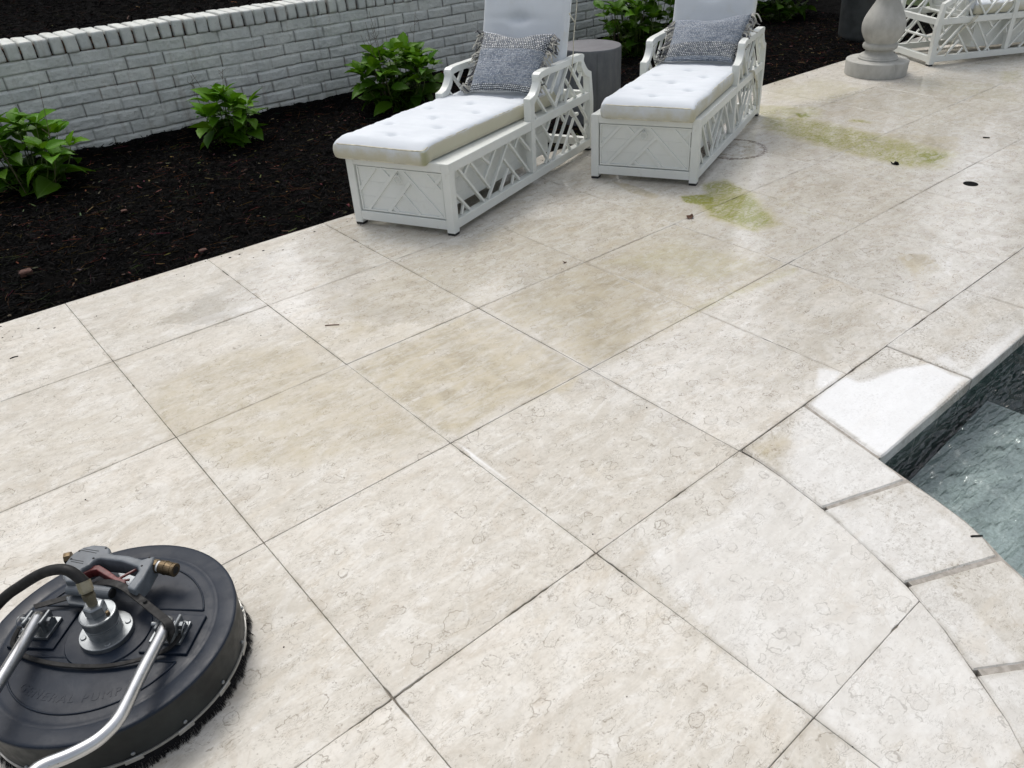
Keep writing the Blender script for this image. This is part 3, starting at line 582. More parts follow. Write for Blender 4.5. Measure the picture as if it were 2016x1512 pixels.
def chips(n,x0,x1,y0,y1,zf,rs,lmin,lmax,wmin,wmax,needles=False):
    x=rs.uniform(x0,x1,n);y=rs.uniform(y0,y1,n); z=zf(x,y)
    L=rs.uniform(lmin,lmax,n)*rs.uniform(.6,1,n); Wd=rs.uniform(wmin,wmax,n); a=rs.uniform(0,2*math.pi,n); pt=rs.normal(0,.22 if not needles else .12,n); rl=rs.normal(0,.5,n)
    d=np.c_[np.cos(a)*np.cos(pt),np.sin(a)*np.cos(pt),np.sin(pt)]; s=np.c_[-np.sin(a)*np.cos(rl),np.cos(a)*np.cos(rl),np.sin(rl)]
    nrm=np.cross(d,s); bend=rs.normal(0,.16,n)*L; c=np.c_[x,y,z+.006+np.abs(np.sin(pt))*L*.35+rs.uniform(0,.008,n)]
    P=[]
    k=rs.uniform(.25,.9,n)
    for t,wf in ((-.5,.35),(0,1),(.5,None)):
        wf_=(k if wf is None else np.full(n,wf))[:,None]; m=c+d*(L*t)[:,None]+s*(0 if t else 1)*bend[:,None]*.5
        P+= [m-s*Wd[:,None]*.5*wf_-nrm*(.002 if not needles else .0005),m+nrm*(Wd*.22)[:,None],m+s*Wd[:,None]*.5*wf_-nrm*.002]
    V=np.stack(P,1).reshape(-1,3); b=np.arange(n)[:,None]*9
    Fc=np.concatenate([b+np.array([[0,1,4,3]]),b+np.array([[1,2,5,4]]),b+np.array([[3,4,7,6]]),b+np.array([[4,5,8,7]])])
    return V,Fc
def tints(n,rs,k,brown=.09,tan=.012):
    base=rs.uniform(.0012,.0065,n)*np.where(rs.rand(n)<.08,2.6,1); c=np.c_[base*1.0,base*.98,base*1.03]
    m=rs.rand(n)<brown; c[m]=np.c_[rs.uniform(.008,.022,m.sum()),rs.uniform(.006,.014,m.sum()),rs.uniform(.004,.009,m.sum())]
    m=rs.rand(n)<tan; c[m]=np.c_[rs.uniform(.12,.30,m.sum()),rs.uniform(.08,.20,m.sum()),rs.uniform(.05,.13,m.sum())]
    return np.repeat(np.c_[c,np.ones(n)],k,0)
def scatter(name,sets):
    Vs=[];Fs=[];T=[];n0=0
    for V,Fc,t in sets: Vs.append(V);Fs.append(Fc+n0);T.append(t);n0+=len(V)
    o=mesh(name,np.concatenate(Vs),np.concatenate(Fs),M['chips'],attrs={'tint':np.concatenate(T)}); o['kind']='stuff'; return o
rs=np.random.RandomState(3)
A1=chips(52000,-.2,8.6,3.55,5.80,zlow,rs,.015,.062,.003,.011); A2=chips(5200,-.2,8.2,3.56,5.75,zlow,rs,.05,.13,.0012,.002,True)
A3=chips(420,-.2,8.0,3.56,5.75,zlow,rs,.008,.03,.004,.012)
n2=len(A2[0])//9; t2=np.repeat(np.c_[rs.uniform(.03,.12,n2),rs.uniform(.018,.065,n2),rs.uniform(.010,.036,n2),np.ones(n2)],9,0)
n3=len(A3[0])//9; t3=np.repeat(np.c_[rs.uniform(.10,.30,n3),rs.uniform(.07,.16,n3),rs.uniform(.05,.11,n3),np.ones(n3)],9,0)
o=scatter('bark_mulch',[A1+(tints(52000,rs,9),),A2+(t2,),A3+(t3,)]); tag(o,'black shredded bark mulch in the bed between the paving and the brick wall','mulch')
B1=chips(17000,-.4,4.6,6.05,8.6,zup,rs,.02,.075,.004,.012)
o=scatter('bark_mulch',[B1+(tints(17000,rs,9,.2,.004),)]); tag(o,'black shredded bark mulch on the raised bed behind the brick wall','mulch')
# ------------------------------------------------------------------ brick wall
WY=5.845; CB=.586
wallroot=empty('brick_wall',(4,WY,0),'long low painted white brick retaining wall with upright cap bricks, behind the mulch bed','wall')
x0,x1,z0,z1=-.6,9.2,-.12,CB; nx=1640;nz=150
X,Z=np.meshgrid(np.linspace(x0,x1,nx+1),np.linspace(z0,z1,nz+1),indexing='ij')
wx=X+.006*(fbm(X*6,Z*6)-.5); wz=Z+.012*(fbm(X*2.5+7,Z*4)-.5)+.004*(fbm(X*20,Z*20)-.5)
CH,BL=.078,.237
kf=(CB-wz)/CH; k=np.floor(kf); off=np.where(k%2==0,0,.5)+.18*(_val[(k.astype(int)*37+11)%4096]-.5)
bf=wx/BL+off; b=np.floor(bf); ed=lambda f,s:np.minimum(f,1-f)*s
fz=(kf-k)*CH; dz=np.minimum(fz,CH-fz); dx=ed(bf-b,BL)
rndb=_val[_perm[((b.astype(int)*131+k.astype(int)*57)%4096)]]; rnd2=_val[_perm[((b.astype(int)*71+k.astype(int)*29+5)%4096)]]
dd=np.minimum(dx,dz)
corner=np.where((dx<.012)&(dz<.012),np.maximum(0,.012-np.hypot(.012-dx,.012-dz)),dd); dd=np.where((dx<.012)&(dz<.012),corner,dd)
jn=sstep(.0030,.0105,dd)
H_=jn*(.0085+.007*(rndb-.5)+.009*(fbm(X*16,Z*16)-.5)+.005*(fbm(X*60,Z*60)-.5)+.05*(rnd2-.5)*(fz-CH/2)) + (1-jn)*.004*fbm(X*30,Z*30)
# dirty crack runs under each brick and beside it
ckz=np.exp(-((fz-(CH-.0075))/.0030)**2)*sstep(.25,.60,fbm(X*5+3,k*3.3)); ckx=np.exp(-((bf-b)*BL-.007)**2/.0032**2)*(.35+.65*(rnd2>.3))
crk=np.clip(np.maximum(ckz,ckx),0,1); H_-=crk*.008
at=np.stack([crk,rndb,sstep(.10,-.03,Z),np.ones_like(X)],-1).reshape(-1,4)
V=np.c_[X.ravel(),(WY-H_).ravel(),Z.ravel()]; I=np.arange((nx+1)*(nz+1)).reshape(nx+1,nz+1)
Fc=np.c_[I[:-1,:-1].ravel(),I[1:,:-1].ravel(),I[1:,1:].ravel(),I[:-1,1:].ravel()]
mesh('brickwork',V,Fc,M['brick'],wallroot,smooth=True,attrs={'brick':at})
q=MB(); q.quadbox([(x0,WY+.02,z0),(x1,WY+.02,z0),(x1,WY+.19,z0),(x0,WY+.19,z0),(x0,WY+.02,CB-.002),(x1,WY+.02,CB-.002),(x1,WY+.19,CB-.002),(x0,WY+.19,CB-.002)]); q.build('wall_core',M['brick'],wallroot)
q=MB(); q.quadbox([(x0,WY+.002,CB-.004),(x1,WY+.002,CB-.004),(x1,WY+.215,CB-.004),(x0,WY+.215,CB-.004),(x0,WY+.004,CB+.075),(x1,WY+.004,CB+.075),(x1,WY+.215,CB+.075),(x0,WY+.215,CB+.075)]); q.build('cap_mortar',M['capm'],wallroot)
cv=MB(); atc=[]; x=x0; i=0
while x<x1:
    wd=.0745+RS.uniform(-.003,.003); p,f,u=rbox((wd,.245,.103),.009,6,16,8)
    ph=RS.uniform(0,50); P=p.copy(); P[:,0]+=.0035*(fbm(p[:,1]*25+ph,p[:,2]*25)-.5)*2; P[:,1]+=.004*(fbm(p[:,0]*25+ph,p[:,2]*25)-.5)*2; P[:,2]+=.004*(fbm(p[:,0]*22+ph,p[:,1]*22)-.5)*2
    ry=RS.normal(0,.018); P=np.c_[P[:,0]*math.cos(ry)-P[:,2]*math.sin(ry),P[:,1],P[:,2]*math.cos(ry)+P[:,0]*math.sin(ry)]
    P+=np.array([x+wd/2,WY-.012+.1225+RS.normal(0,.003),CB-.001+RS.normal(0,.0018)])
    cv.add(P,f); sd_=np.exp(-(np.minimum(u[:,0],1-u[:,0])/.10)**2)*(RS.rand()<.7)*(.35+.65*(1-u[:,2])); bt_=np.exp(-(u[:,2]/.10)**2); a=np.zeros((len(P),4)); a[:,0]=np.clip(np.maximum(sd_*.75,bt_*.5),0,1); a[:,1]=RS.rand(); a[:,3]=1; atc.append(a)
    x+=wd+.0065+RS.uniform(-.001,.0035); i+=1
cv.build('cap_course',M['brick'],wallroot,smooth=True,attrs={'brick':np.concatenate(atc)})
# ------------------------------------------------------------------ hydrangeas
def leaf_verts(L,Wd,fold,droop,rs,ns=9):
    t=np.linspace(0,1,ns+1); prof=np.sin(np.pi*np.clip(t,0,1)**.80)**.85*(1-.35*t**3); prof[-1]=0; prof[0]=.04
    ser=1+.05*np.where(np.arange(ns+1)%2,1,-1); P=[];UV=[]
    for i,tt in enumerate(t):
        w_=Wd/2*prof[i]*ser[i]; y=L*(tt-.16*droop*tt*tt); z=-droop*L*.42*tt**2.0
        for s_ in (-1,-.5,0,.5,1): P.append((s_*w_,y,z+abs(s_)*w_*fold+.010*L*math.sin(i*2.1+s_*2)*(abs(s_)))); UV.append((.5+s_*.5*prof[i],tt))
    Fc=[(i*5+j,i*5+j+1,(i+1)*5+j+1,(i+1)*5+j) for i in range(ns) for j in range(4)]
    return np.array(P),Fc,UV
def hydrangea(x,y,z,h,rad,nst,label,seed,bright=1.0,twigs=5):
    rs=np.random.RandomState(seed); root=empty('hydrangea',(x,y,z),label,'shrub','hydrangea shrubs in the mulch bed')
    lv=MB();UV=[];T=[]; st=MB()
    for s in range(nst):
        a=rs.uniform(0,2*math.pi); sp=rad*math.sqrt(rs.rand())*.95; hh=h*(1-.42*(sp/rad)**2)*rs.uniform(.72,1.0)
        top=np.array([x+sp*math.cos(a),y+sp*math.sin(a)*.85,z+hh*.90]); base=np.array([x+sp*.18*math.cos(a)+rs.normal(0,.01),y+sp*.18*math.sin(a),z-.03])
        mid=(top*.5+base*.5)+np.array([math.cos(a),math.sin(a),0])*sp*.18; path=smoothpath([base,mid,top],5); st.add(*tube(path,np.linspace(.0042,.0026,len(path)),6))
        nn=rs.randint(3,5); rot=rs.uniform(0,3)
        for k in range(nn+1):
            f=1-.28*k if k<nn else .12; 
            if f<.08: continue
            p=path[min(len(path)-1,int(f*(len(path)-1)))]; rot+=math.pi/2+rs.normal(0,.2)
            npair=2 if k else 4
            for e in range(npair):
                az=rot+e*2*math.pi/npair+rs.normal(0,.18); L=rs.uniform(.115,.175)*(1.0 if k else (.72 if e%2 else .95))*(1+.08*k); Wd=L*rs.uniform(.58,.72)
                el=(R(38) if k==0 else R(18-10*k))+rs.normal(0,.22); P,Fc,uv=leaf_verts(L,Wd,rs.uniform(.25,.55),rs.uniform(.25,1.05),rs)
                P[:,1]+=.018; P=P@np.array(Matrix.Rotation(rs.normal(0,.30),3,'Y')).T; P=P@np.array(Matrix.Rotation(el,3,'X')).T; P=P@np.array(Matrix.Rotation(az-math.pi/2,3,'Z')).T
                lv.add(P+p,Fc); UV+=uv
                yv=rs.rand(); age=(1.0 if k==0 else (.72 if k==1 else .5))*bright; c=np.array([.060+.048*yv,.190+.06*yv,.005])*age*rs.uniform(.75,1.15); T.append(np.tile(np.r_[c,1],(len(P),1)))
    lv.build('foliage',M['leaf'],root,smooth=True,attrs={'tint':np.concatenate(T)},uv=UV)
    st.build('stems',M['stem'],root,smooth=True)
    if twigs:
        tw=MB()
        for s in range(twigs):
            a=rs.uniform(0,2*math.pi); b0=np.array([x+rad*.5*math.cos(a),y+rad*.4*math.sin(a),z]); tp=b0+np.array([math.cos(a)*rad*.35+rs.normal(0,.02),math.sin(a)*rad*.2,h*rs.uniform(1.05,1.38)]); m_=(b0+tp)/2+rs.normal(0,.02,3)
            pth=smoothpath([b0,m_,tp],5); tw.add(*tube(pth,np.linspace(.0026,.0011,len(pth)),5))
            for e in range(rs.randint(1,4)):
                i=rs.randint(5,9); q_=pth[i]; tw.add(*tube([q_,q_+np.array([rs.normal(0,.02),rs.normal(0,.015),.03]),q_+np.array([rs.normal(0,.035),rs.normal(0,.02),.065])],[.0014,.0012,.0008],5))
        tw.build('dry_twigs',M['twig'],root,smooth=True)
    return root
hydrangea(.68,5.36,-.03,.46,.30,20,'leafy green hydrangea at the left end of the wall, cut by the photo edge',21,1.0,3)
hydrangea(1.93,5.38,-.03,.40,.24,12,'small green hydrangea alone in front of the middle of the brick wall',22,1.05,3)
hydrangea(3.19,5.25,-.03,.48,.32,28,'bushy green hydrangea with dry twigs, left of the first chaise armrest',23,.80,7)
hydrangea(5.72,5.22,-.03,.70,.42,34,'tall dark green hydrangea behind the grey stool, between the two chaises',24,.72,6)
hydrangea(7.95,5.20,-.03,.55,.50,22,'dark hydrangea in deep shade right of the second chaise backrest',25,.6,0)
# ------------------------------------------------------------------ chaise lounges
FRONTB=[(.42,.303,.53,.177),(.299,.303,.494,.076),(.393,.303,.35,.252),(.276,.303,.068,.076),(.23,.242,.374,.078),(.279,.176,.196,.078),(.344,.11,.319,.078),(.147,.303,.038,.184),(.041,.298,.085,.247)]
SF=[(.092,.303,.288,.073),(.036,.263,.085,.303),(.193,.306,.347,.125),(.192,.302,.137,.253),(.285,.306,.359,.244),(.432,.306,.31,.182),(.543,.303,.330,.073),(.536,.304,.737,.086),(.489,.229,.634,.073),(.529,.167,.445,.073),(.580,.117,.560,.073),(.647,.300,.602,.250),(.647,.300,.752,.195),(.037,.212,.165,.073),(.116,.117,.094,.073),(.060,.189,.034,.150)]
SB=[(.785,.286,.960,.073),(.882,.303,.983,.186),(.985,.303,.939,.25),(1.091,.303,.918,.073),(1.105,.300,1.144,.25),(1.211,.300,1.000,.070),(1.221,.300,1.425,.078),(1.262,.237,1.118,.070),(1.229,.176,1.324,.072),(1.175,.114,1.210,.074),(1.326,.300,1.434,.186),(1.415,.300,1.385,.247),(1.434,.170,1.380,.110),(.814,.241,.790,.200)]
SU=[(.875,.540,1.050,.345),(.988,.540,.936,.485),(1.096,.540,1.000,.434),(1.203,.540,1.034,.345),(1.213,.540,1.392,.342),(1.309,.540,1.265,.476),(1.358,.468,1.318,.410),(1.162,.473,1.292,.342),(1.205,.415,1.156,.342),(.825,.468,.945,.342),(.786,.399,.832,.342)]
A_OUT=[(.75,.302),(.75,.461),(.79,.470),(.82,.490),(.845,.524),(.868,.570),(1.10,.572),(1.341,.572),(1.355,.535),(1.381,.500),(1.41,.474),(1.45,.457),(1.476,.457),(1.476,.300),(1.476,.012)]
A_IN=[(.79,.302),(.79,.425),(.808,.440),(.835,.462),(.860,.495),(.882,.537),(1.10,.538),(1.309,.538),(1.325,.505),(1.352,.472),(1.385,.446),(1.425,.430),(1.432,.425),(1.432,.300),(1.432,.012)]
A_OUT=[tuple(p[:2]) for p in smoothpath([(a,b,0) for a,b in A_OUT[1:12]],4)]; A_OUT=[(.75,.302)]+A_OUT+[(1.476,.300),(1.476,.012)]
A_IN=[tuple(p[:2]) for p in smoothpath([(a,b,0) for a,b in A_IN[1:12]],4)]; A_IN=[(.79,.302)]+A_IN+[(1.432,.300),(1.432,.012)]
def chaise(o,sv,tv,Wd,label,pull,dirt=1.0,shiftc=0.0,seed=1,rear=False):
    o=np.array([o[0],o[1],0.0]); sv=np.array([*sv,0.0]); tv=np.array([*tv,0.0]); Lc=1.476
    def T(s,t,z): return o+sv*s+tv*t+np.array([0,0,z])
    def TP(P): P=np.asarray(P); return o+P[:,:1]*sv+P[:,1:2]*tv+np.c_[np.zeros((len(P),2)),P[:,2]]
    root=empty('chaise_lounge',tuple(o),label,'chaise lounge','white fretwork chaise lounges on the terrace')
    def box(mb,s0,s1,t0,t1,z0,z1): mb.quadbox(TP([(s0,t0,z0),(s1,t0,z0),(s1,t1,z0),(s0,t1,z0),(s0,t0,z1),(s1,t0,z1),(s1,t1,z1),(s0,t1,z1)]))
    fr=MB(); c_=.041
    for t0,t1 in ((0,c_),(Wd-c_,Wd)):
        box(fr,0,c_,t0,t1,.012,.348); box(fr,c_,.7495,t0+.001,t1-.001,.302,.347); box(fr,c_,1.4318,t0+.001,t1-.001,.028,.073)
        box(fr,.7505,.789,t0+.0015,t1-.0015,.0735,.3015)
    box(fr,.001,c_-.001,c_,Wd-c_,.304,.347); box(fr,.001,c_-.001,c_,Wd-c_,.028,.073); box(fr,1.434,1.474,c_,Wd-c_,.028,.073); box(fr,1.436,1.472,c_,Wd-c_,.302,.345)
    box(fr,c_+.0005,1.20,c_+.0005,Wd-c_-.0005,.325,.3445)
    ob=fr.build('frame',M['white'],root,fix=True); bevel(ob,.0025)
    for sgn,(t0,t1) in enumerate(((0.0,c_),(Wd-c_,Wd))):
        a=MB(); n=len(A_OUT); P=[];Fc=[]
        for (s,z),(s2,z2) in zip(A_OUT,A_IN): P+= [(s,t0,z),(s,t1,z),(s2,t1,z2),(s2,t0,z2)]
        for i in range(n-1):
            for k in range(4): Fc.append((i*4+k,i*4+(k+1)%4,(i+1)*4+(k+1)%4,(i+1)*4+k))
        Fc+= [(0,1,2,3),((n-1)*4+3,(n-1)*4+2,(n-1)*4+1,(n-1)*4)]
        a.add(TP(P),Fc); ob=a.build('armrest',M['white'],root,fix=True); bevel(ob,.0025,2,35)
        m_=MB(); box(m_,.791,1.431,t0+.002,t1-.002,.3025,.3465); ob=m_.build('side_rail',M['white'],root,fix=True); bevel(ob,.0025)
        # fretwork
        fw=MB(); tc=(t0+t1)/2
        for seg_i,(s0,z0,s1,z1) in enumerate(SF+SB+SU):
            dx,dz=s1-s0,z1-z0; l=math.hypot(dx,dz); nx_,nz_=-dz/l*.0064,dx/l*.0064
            th=.0085 if dx*dz<0 else .0070
            if l<.07: th-=.0012
            th-=.0001*(seg_i%5)
            fw.quadbox(TP([(s0-nx_,tc-th,z0-nz_),(s1-nx_,tc-th,z1-nz_),(s1-nx_,tc+th,z1-nz_),(s0-nx_,tc+th,z0-nz_),(s0+nx_,tc-th,z0+nz_),(s1+nx_,tc-th,z1+nz_),(s1+nx_,tc+th,z1+nz_),(s0+nx_,tc+th,z0+nz_)]))
        ob=fw.build('fretwork_panel',M['white'],root,fix=True); bevel(ob,.0012,1)
    for s0 in (.0,1.435):
        for t0 in (0,Wd-c_): q=MB(); box(q,s0+.002,s0+c_-.002,t0+.002,t0+c_-.002,0,.0125); q.build('foot_pad',M['black'],root,fix=True)
    # storage drawer: front board with relief, box behind
    dr=MB(); box(dr,.0155,.0228,.044,Wd-.044,.076,.301); 
    for z0,z1 in ((.0785,.0865),(.2905,.2985)): box(dr,.0075,.0165,.048,Wd-.048,z0,z1)
    for t0,t1 in ((.0465,.0545),(Wd-.0545,Wd-.0465)): box(dr,.0070,.0165,t0,t1,.0775,.2995)
    for z in (.150,.222): box(dr,.0140,.0165,.056,Wd-.056,z,z+.0016)
    k_=Wd/.579
    for i,(t0,z0,t1,z1) in enumerate(FRONTB):
        t0*=k_;t1*=k_; z0=min(z0,.296);z1=max(z1,.082); dx,dz=t1-t0,z1-z0; l=math.hypot(dx,dz); nx_,nz_=-dz/l*.0085,dx/l*.0085; d_=.0083+.0003*(i%4)+(.0004 if dx*dz>0 else 0)
        dr.quadbox(TP([(d_,t0-nx_,z0-nz_),(.0165,t0-nx_,z0-nz_),(.0165,t1-nx_,z1-nz_),(d_,t1-nx_,z1-nz_),(d_,t0+nx_,z0+nz_),(.0165,t0+nx_,z0+nz_),(.0165,t1+nx_,z1+nz_),(d_,t1+nx_,z1+nz_)]))
    ob=dr.build('drawer_front',M['white'],root,fix=True); bevel(ob,.0008,1)
    rp=MB(); cz=.252; tc=Wd*.5+.003; th=np.linspace(0,2*math.pi,25)[:-1]
    rp.add(*tube(TP([(.001,tc+.017*math.cos(a_),cz+.018*math.sin(a_)) for a_ in th]),.0032,8,closed=True)); rp.add(*tube(TP([(.010,tc,cz+.024),(-.004,tc,cz+.021),(-.004,tc,cz+.012)]),.004,8))
    rp.build('ring_pull',M['white'],ob,smooth=True)
    bx=MB(); box(bx,.023,1.06,.078,Wd-.078,.098,.298)
    for z in (.150,.222):
        for t0,t1 in ((.0765,.0780),(Wd-.078,Wd-.0765)): box(bx,.03,1.05,t0,t1,z,z+.0022)
    bx.build('storage_box',M['white'],root,fix=True)
    # adjustable back: framed panel and prop rod
    def BK(u,t,n): # u along the back, n normal to it
        ca,sa=math.cos(R(76)),math.sin(R(76)); return (1.105+u*ca+n*sa,t,.352+u*sa-n*ca)
    bp=MB(); 
    def bbox(mb,u0,u1,t0,t1,n0,n1): mb.quadbox(TP([BK(u0,t0,n0),BK(u1,t0,n0),BK(u1,t1,n0),BK(u0,t1,n0),BK(u0,t0,n1),BK(u1,t0,n1),BK(u1,t1,n1),BK(u0,t1,n1)]))
    bbox(bp,.0,.72,.050,.085,.06,.09); bbox(bp,.0,.72,Wd-.085,Wd-.050,.06,.09); bbox(bp,.002,.045,.085,Wd-.085,.061,.089); bbox(bp,.675,.718,.085,Wd-.085,.061,.089); bbox(bp,.045,.675,.085,Wd-.085,.068,.080)
    ob=bp.build('back_panel',M['white'],root,fix=True); bevel(ob,.003)
    rod=MB()
    for t in (.10,Wd-.10): rod.add(*tube(smoothpath(TP([(1.21,t,.50),(1.30,t,.36),(1.36,t,.26),(1.41,t,.21),(1.47,t,.205)]),5),.011,10))
    rod.add(*tube(TP([(1.30,.09,.36),(1.30,Wd-.09,.36)]),.011,10)); rod.add(*tube(TP([(1.465,.10,.205),(1.465,Wd-.10,.205)]),.010,10)); rod.build('prop_rod',M['white'],root,smooth=True)
    # seat cushion
    rs=np.random.RandomState(seed); cl=1.16; cw=.485; chh=.076
    p,f,u=rbox((cl,cw,chh),.009,90,40,8)
    tv0=.030+shiftc
    def cush(P,u):
        Q=P.copy(); top=u[:,2]>.99; kt=np.clip((u[:,2]-.0)/1,0,1)
        uu,vv=u[:,0],u[:,1]; puff=(1-(2*uu-1)**20)*(1-(2*vv-1)**10); Q[:,2]+=kt*.012*puff
        for i in range(7):
            for j in (-1,0,1):
                if (i+j)%2: continue
                cs=-cl/2+.11+i*.155; ct=j*.135; r2=((P[:,0]-cs)**2+(P[:,1]-ct)**2); Q[:,2]-=kt*.018*np.exp(-r2/.024**2)+kt*.0075*np.exp(-(P[:,0]-cs)**2/.010**2)*np.exp(-(P[:,1]-ct)**2/.10**2)
        Q[:,2]+=kt*(.012*(fbm(P[:,0]*9+seed,P[:,1]*9)-.5)+.007*(fbm(P[:,0]*32,P[:,1]*9+seed)-.5)); side=1-puff; Q[:,1]+=np.sign(Q[:,1])*side*.006*np.sin(np.pi*kt)*np.minimum(1,np.abs(2*vv-1)**6)+.006*(fbm(P[:,0]*6+seed*3,P[:,2]*5)-.5)
        Q[:,0]+=np.where(uu<.02,-.006*np.sin(np.pi*kt),0)
        sag=-.016*sstep(-cl/2+.05,-cl/2,P[:,0]); Q[:,2]+=sag; return Q
    Q=cush(p,u)
    def place(Q): # slight turn so that it sits askew on the frame
        s=Q[:,0]+cl/2-.022; t=Q[:,1]+cw/2+tv0; t=t+(.62-s)*(.040 if shiftc else .0); return TP(np.c_[s,t,Q[:,2]+.350])
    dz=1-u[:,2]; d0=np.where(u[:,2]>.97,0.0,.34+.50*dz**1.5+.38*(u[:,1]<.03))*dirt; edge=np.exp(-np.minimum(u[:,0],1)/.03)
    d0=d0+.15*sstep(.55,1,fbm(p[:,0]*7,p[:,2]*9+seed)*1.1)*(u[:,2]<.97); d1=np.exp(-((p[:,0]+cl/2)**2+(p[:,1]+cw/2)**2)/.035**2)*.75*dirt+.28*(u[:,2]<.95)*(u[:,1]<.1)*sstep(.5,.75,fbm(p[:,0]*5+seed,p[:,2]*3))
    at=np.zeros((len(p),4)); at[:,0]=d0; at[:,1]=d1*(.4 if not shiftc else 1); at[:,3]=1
    sc=mesh('seat_cushion',place(Q),f,M['fabric'],root,smooth=True,attrs={'dirt':at})
    pp=MB(); hs,ht=cl/2-.006,cw/2-.006
    def ring(zf):
        pts=[]; 
        for a0,(cx_,cy_) in zip((180,270,0,90),((-hs+.022,-ht+.022),(hs-.022,-ht+.022),(hs-.022,ht-.022),(-hs+.022,ht-.022))):
            for e in range(6): a_=R(a0+e*18); pts.append((cx_+.022*math.cos(a_),cy_+.022*math.sin(a_)))
        P2=[]
        for i in range(len(pts)):
            a_,b_=np.array(pts[i]),np.array(pts[(i+1)%len(pts)]); n_=max(1,int(np.linalg.norm(b_-a_)/.03))
            for e in range(n_): P2.append(a_+(b_-a_)*e/n_)
        P2=np.array(P2); z=np.full(len(P2),zf)+.008*(fbm(P2[:,0]*9+seed,P2[:,1]*9)-.5)*(zf>.04); z+=-.016*sstep(-cl/2+.05,-cl/2,P2[:,0]); return place(np.c_[P2*1.006,z])
    pp.add(*tube(ring(chh-.006),.0042,6,closed=True)); pp.add(*tube(ring(.005),.0046,6,closed=True)); pp.build('piping',M['piping'],sc,smooth=True)
    # back cushion
    bl,bw,bh=.80,.475,.072; p,f,u=rbox((bl,bw,bh),.010,60,40,6); Q=p.copy(); kt=u[:,2]; puff=(1-(2*u[:,0]-1)**8)*(1-(2*u[:,1]-1)**6); Q[:,2]+=kt*.016*puff
    for cs,ct in ((-.02,.02),(.20,-.12),(.20,.12),(.34,0)):
        r2=(p[:,0]-cs)**2*2.2+(p[:,1]-ct)**2*.55; Q[:,2]-=kt*.030*np.exp(-r2/.040**2)
        Q[:,2]-=kt*.007*np.exp(-(p[:,0]-cs)**2/.010**2)*np.exp(-(p[:,1]-ct)**2/.16**2)
    Q[:,2]+=kt*.006*(fbm(p[:,0]*8+seed,p[:,1]*8)-.5)
    tb=.034+bw/2+(.015 if not shiftc else .0)
    def placeb(Q): 
        a=[BK(x_+bl/2+.045,y_+tb,.058-z_) for x_,y_,z_ in Q]; return TP(np.array(a))
    at=np.zeros((len(p),4)); at[:,0]=.08+.12*(u[:,2]<.9); at[:,3]=1
    bc=mesh('back_cushion',placeb(Q),f,M['fabric'],root,smooth=True,attrs={'dirt':at},fix=True)
    pp=MB(); hs,ht=bl/2-.006,bw/2-.006
    for zf in (bh-.006,.006):
        pts=[]
        for a0,(cx_,cy_) in zip((180,270,0,90),((-hs+.022,-ht+.022),(hs-.022,-ht+.022),(hs-.022,ht-.022),(-hs+.022,ht-.022))):
            for e in range(6): a_=R(a0+e*18); pts.append((cx_+.022*math.cos(a_),cy_+.022*math.sin(a_),zf))
        pp.add(*tube(placeb(np.array(pts)),.0034,6,closed=True))
    pp.build('piping',M['white'],bc,smooth=True)
    ties=MB()
    def pl(pts): return smoothpath(TP(np.array(pts)),5)
    if pull=='first':
        ties.add(*tube(pl([BK(.62,.0,.02),BK(.50,-.004,.04),BK(.36,-.008,.03),BK(.2,-.006,.05),BK(.1,.0,.04)]),.0028,6)); ties.add(*tube(pl([BK(.46,.012,-.01),BK(.44,.0,.0),BK(.42,-.006,.03)]),.003,6))
    else:
        ties.add(*tube(pl([(1.12,.02,.352),(1.14,-.004,.350),(1.19,-.006,.30),(1.27,-.007,.23),(1.33,-.006,.12),(1.345,-.006,.07)]),.0034,6)); ties.add(*tube(pl([(1.12,.02,.352),(1.12,-.004,.348),(1.16,-.007,.31),(1.26,-.008,.26)]),.003,6))
    ties.build('cushion_tie',M['piping'],bc,smooth=True)
    return T,TP,BK
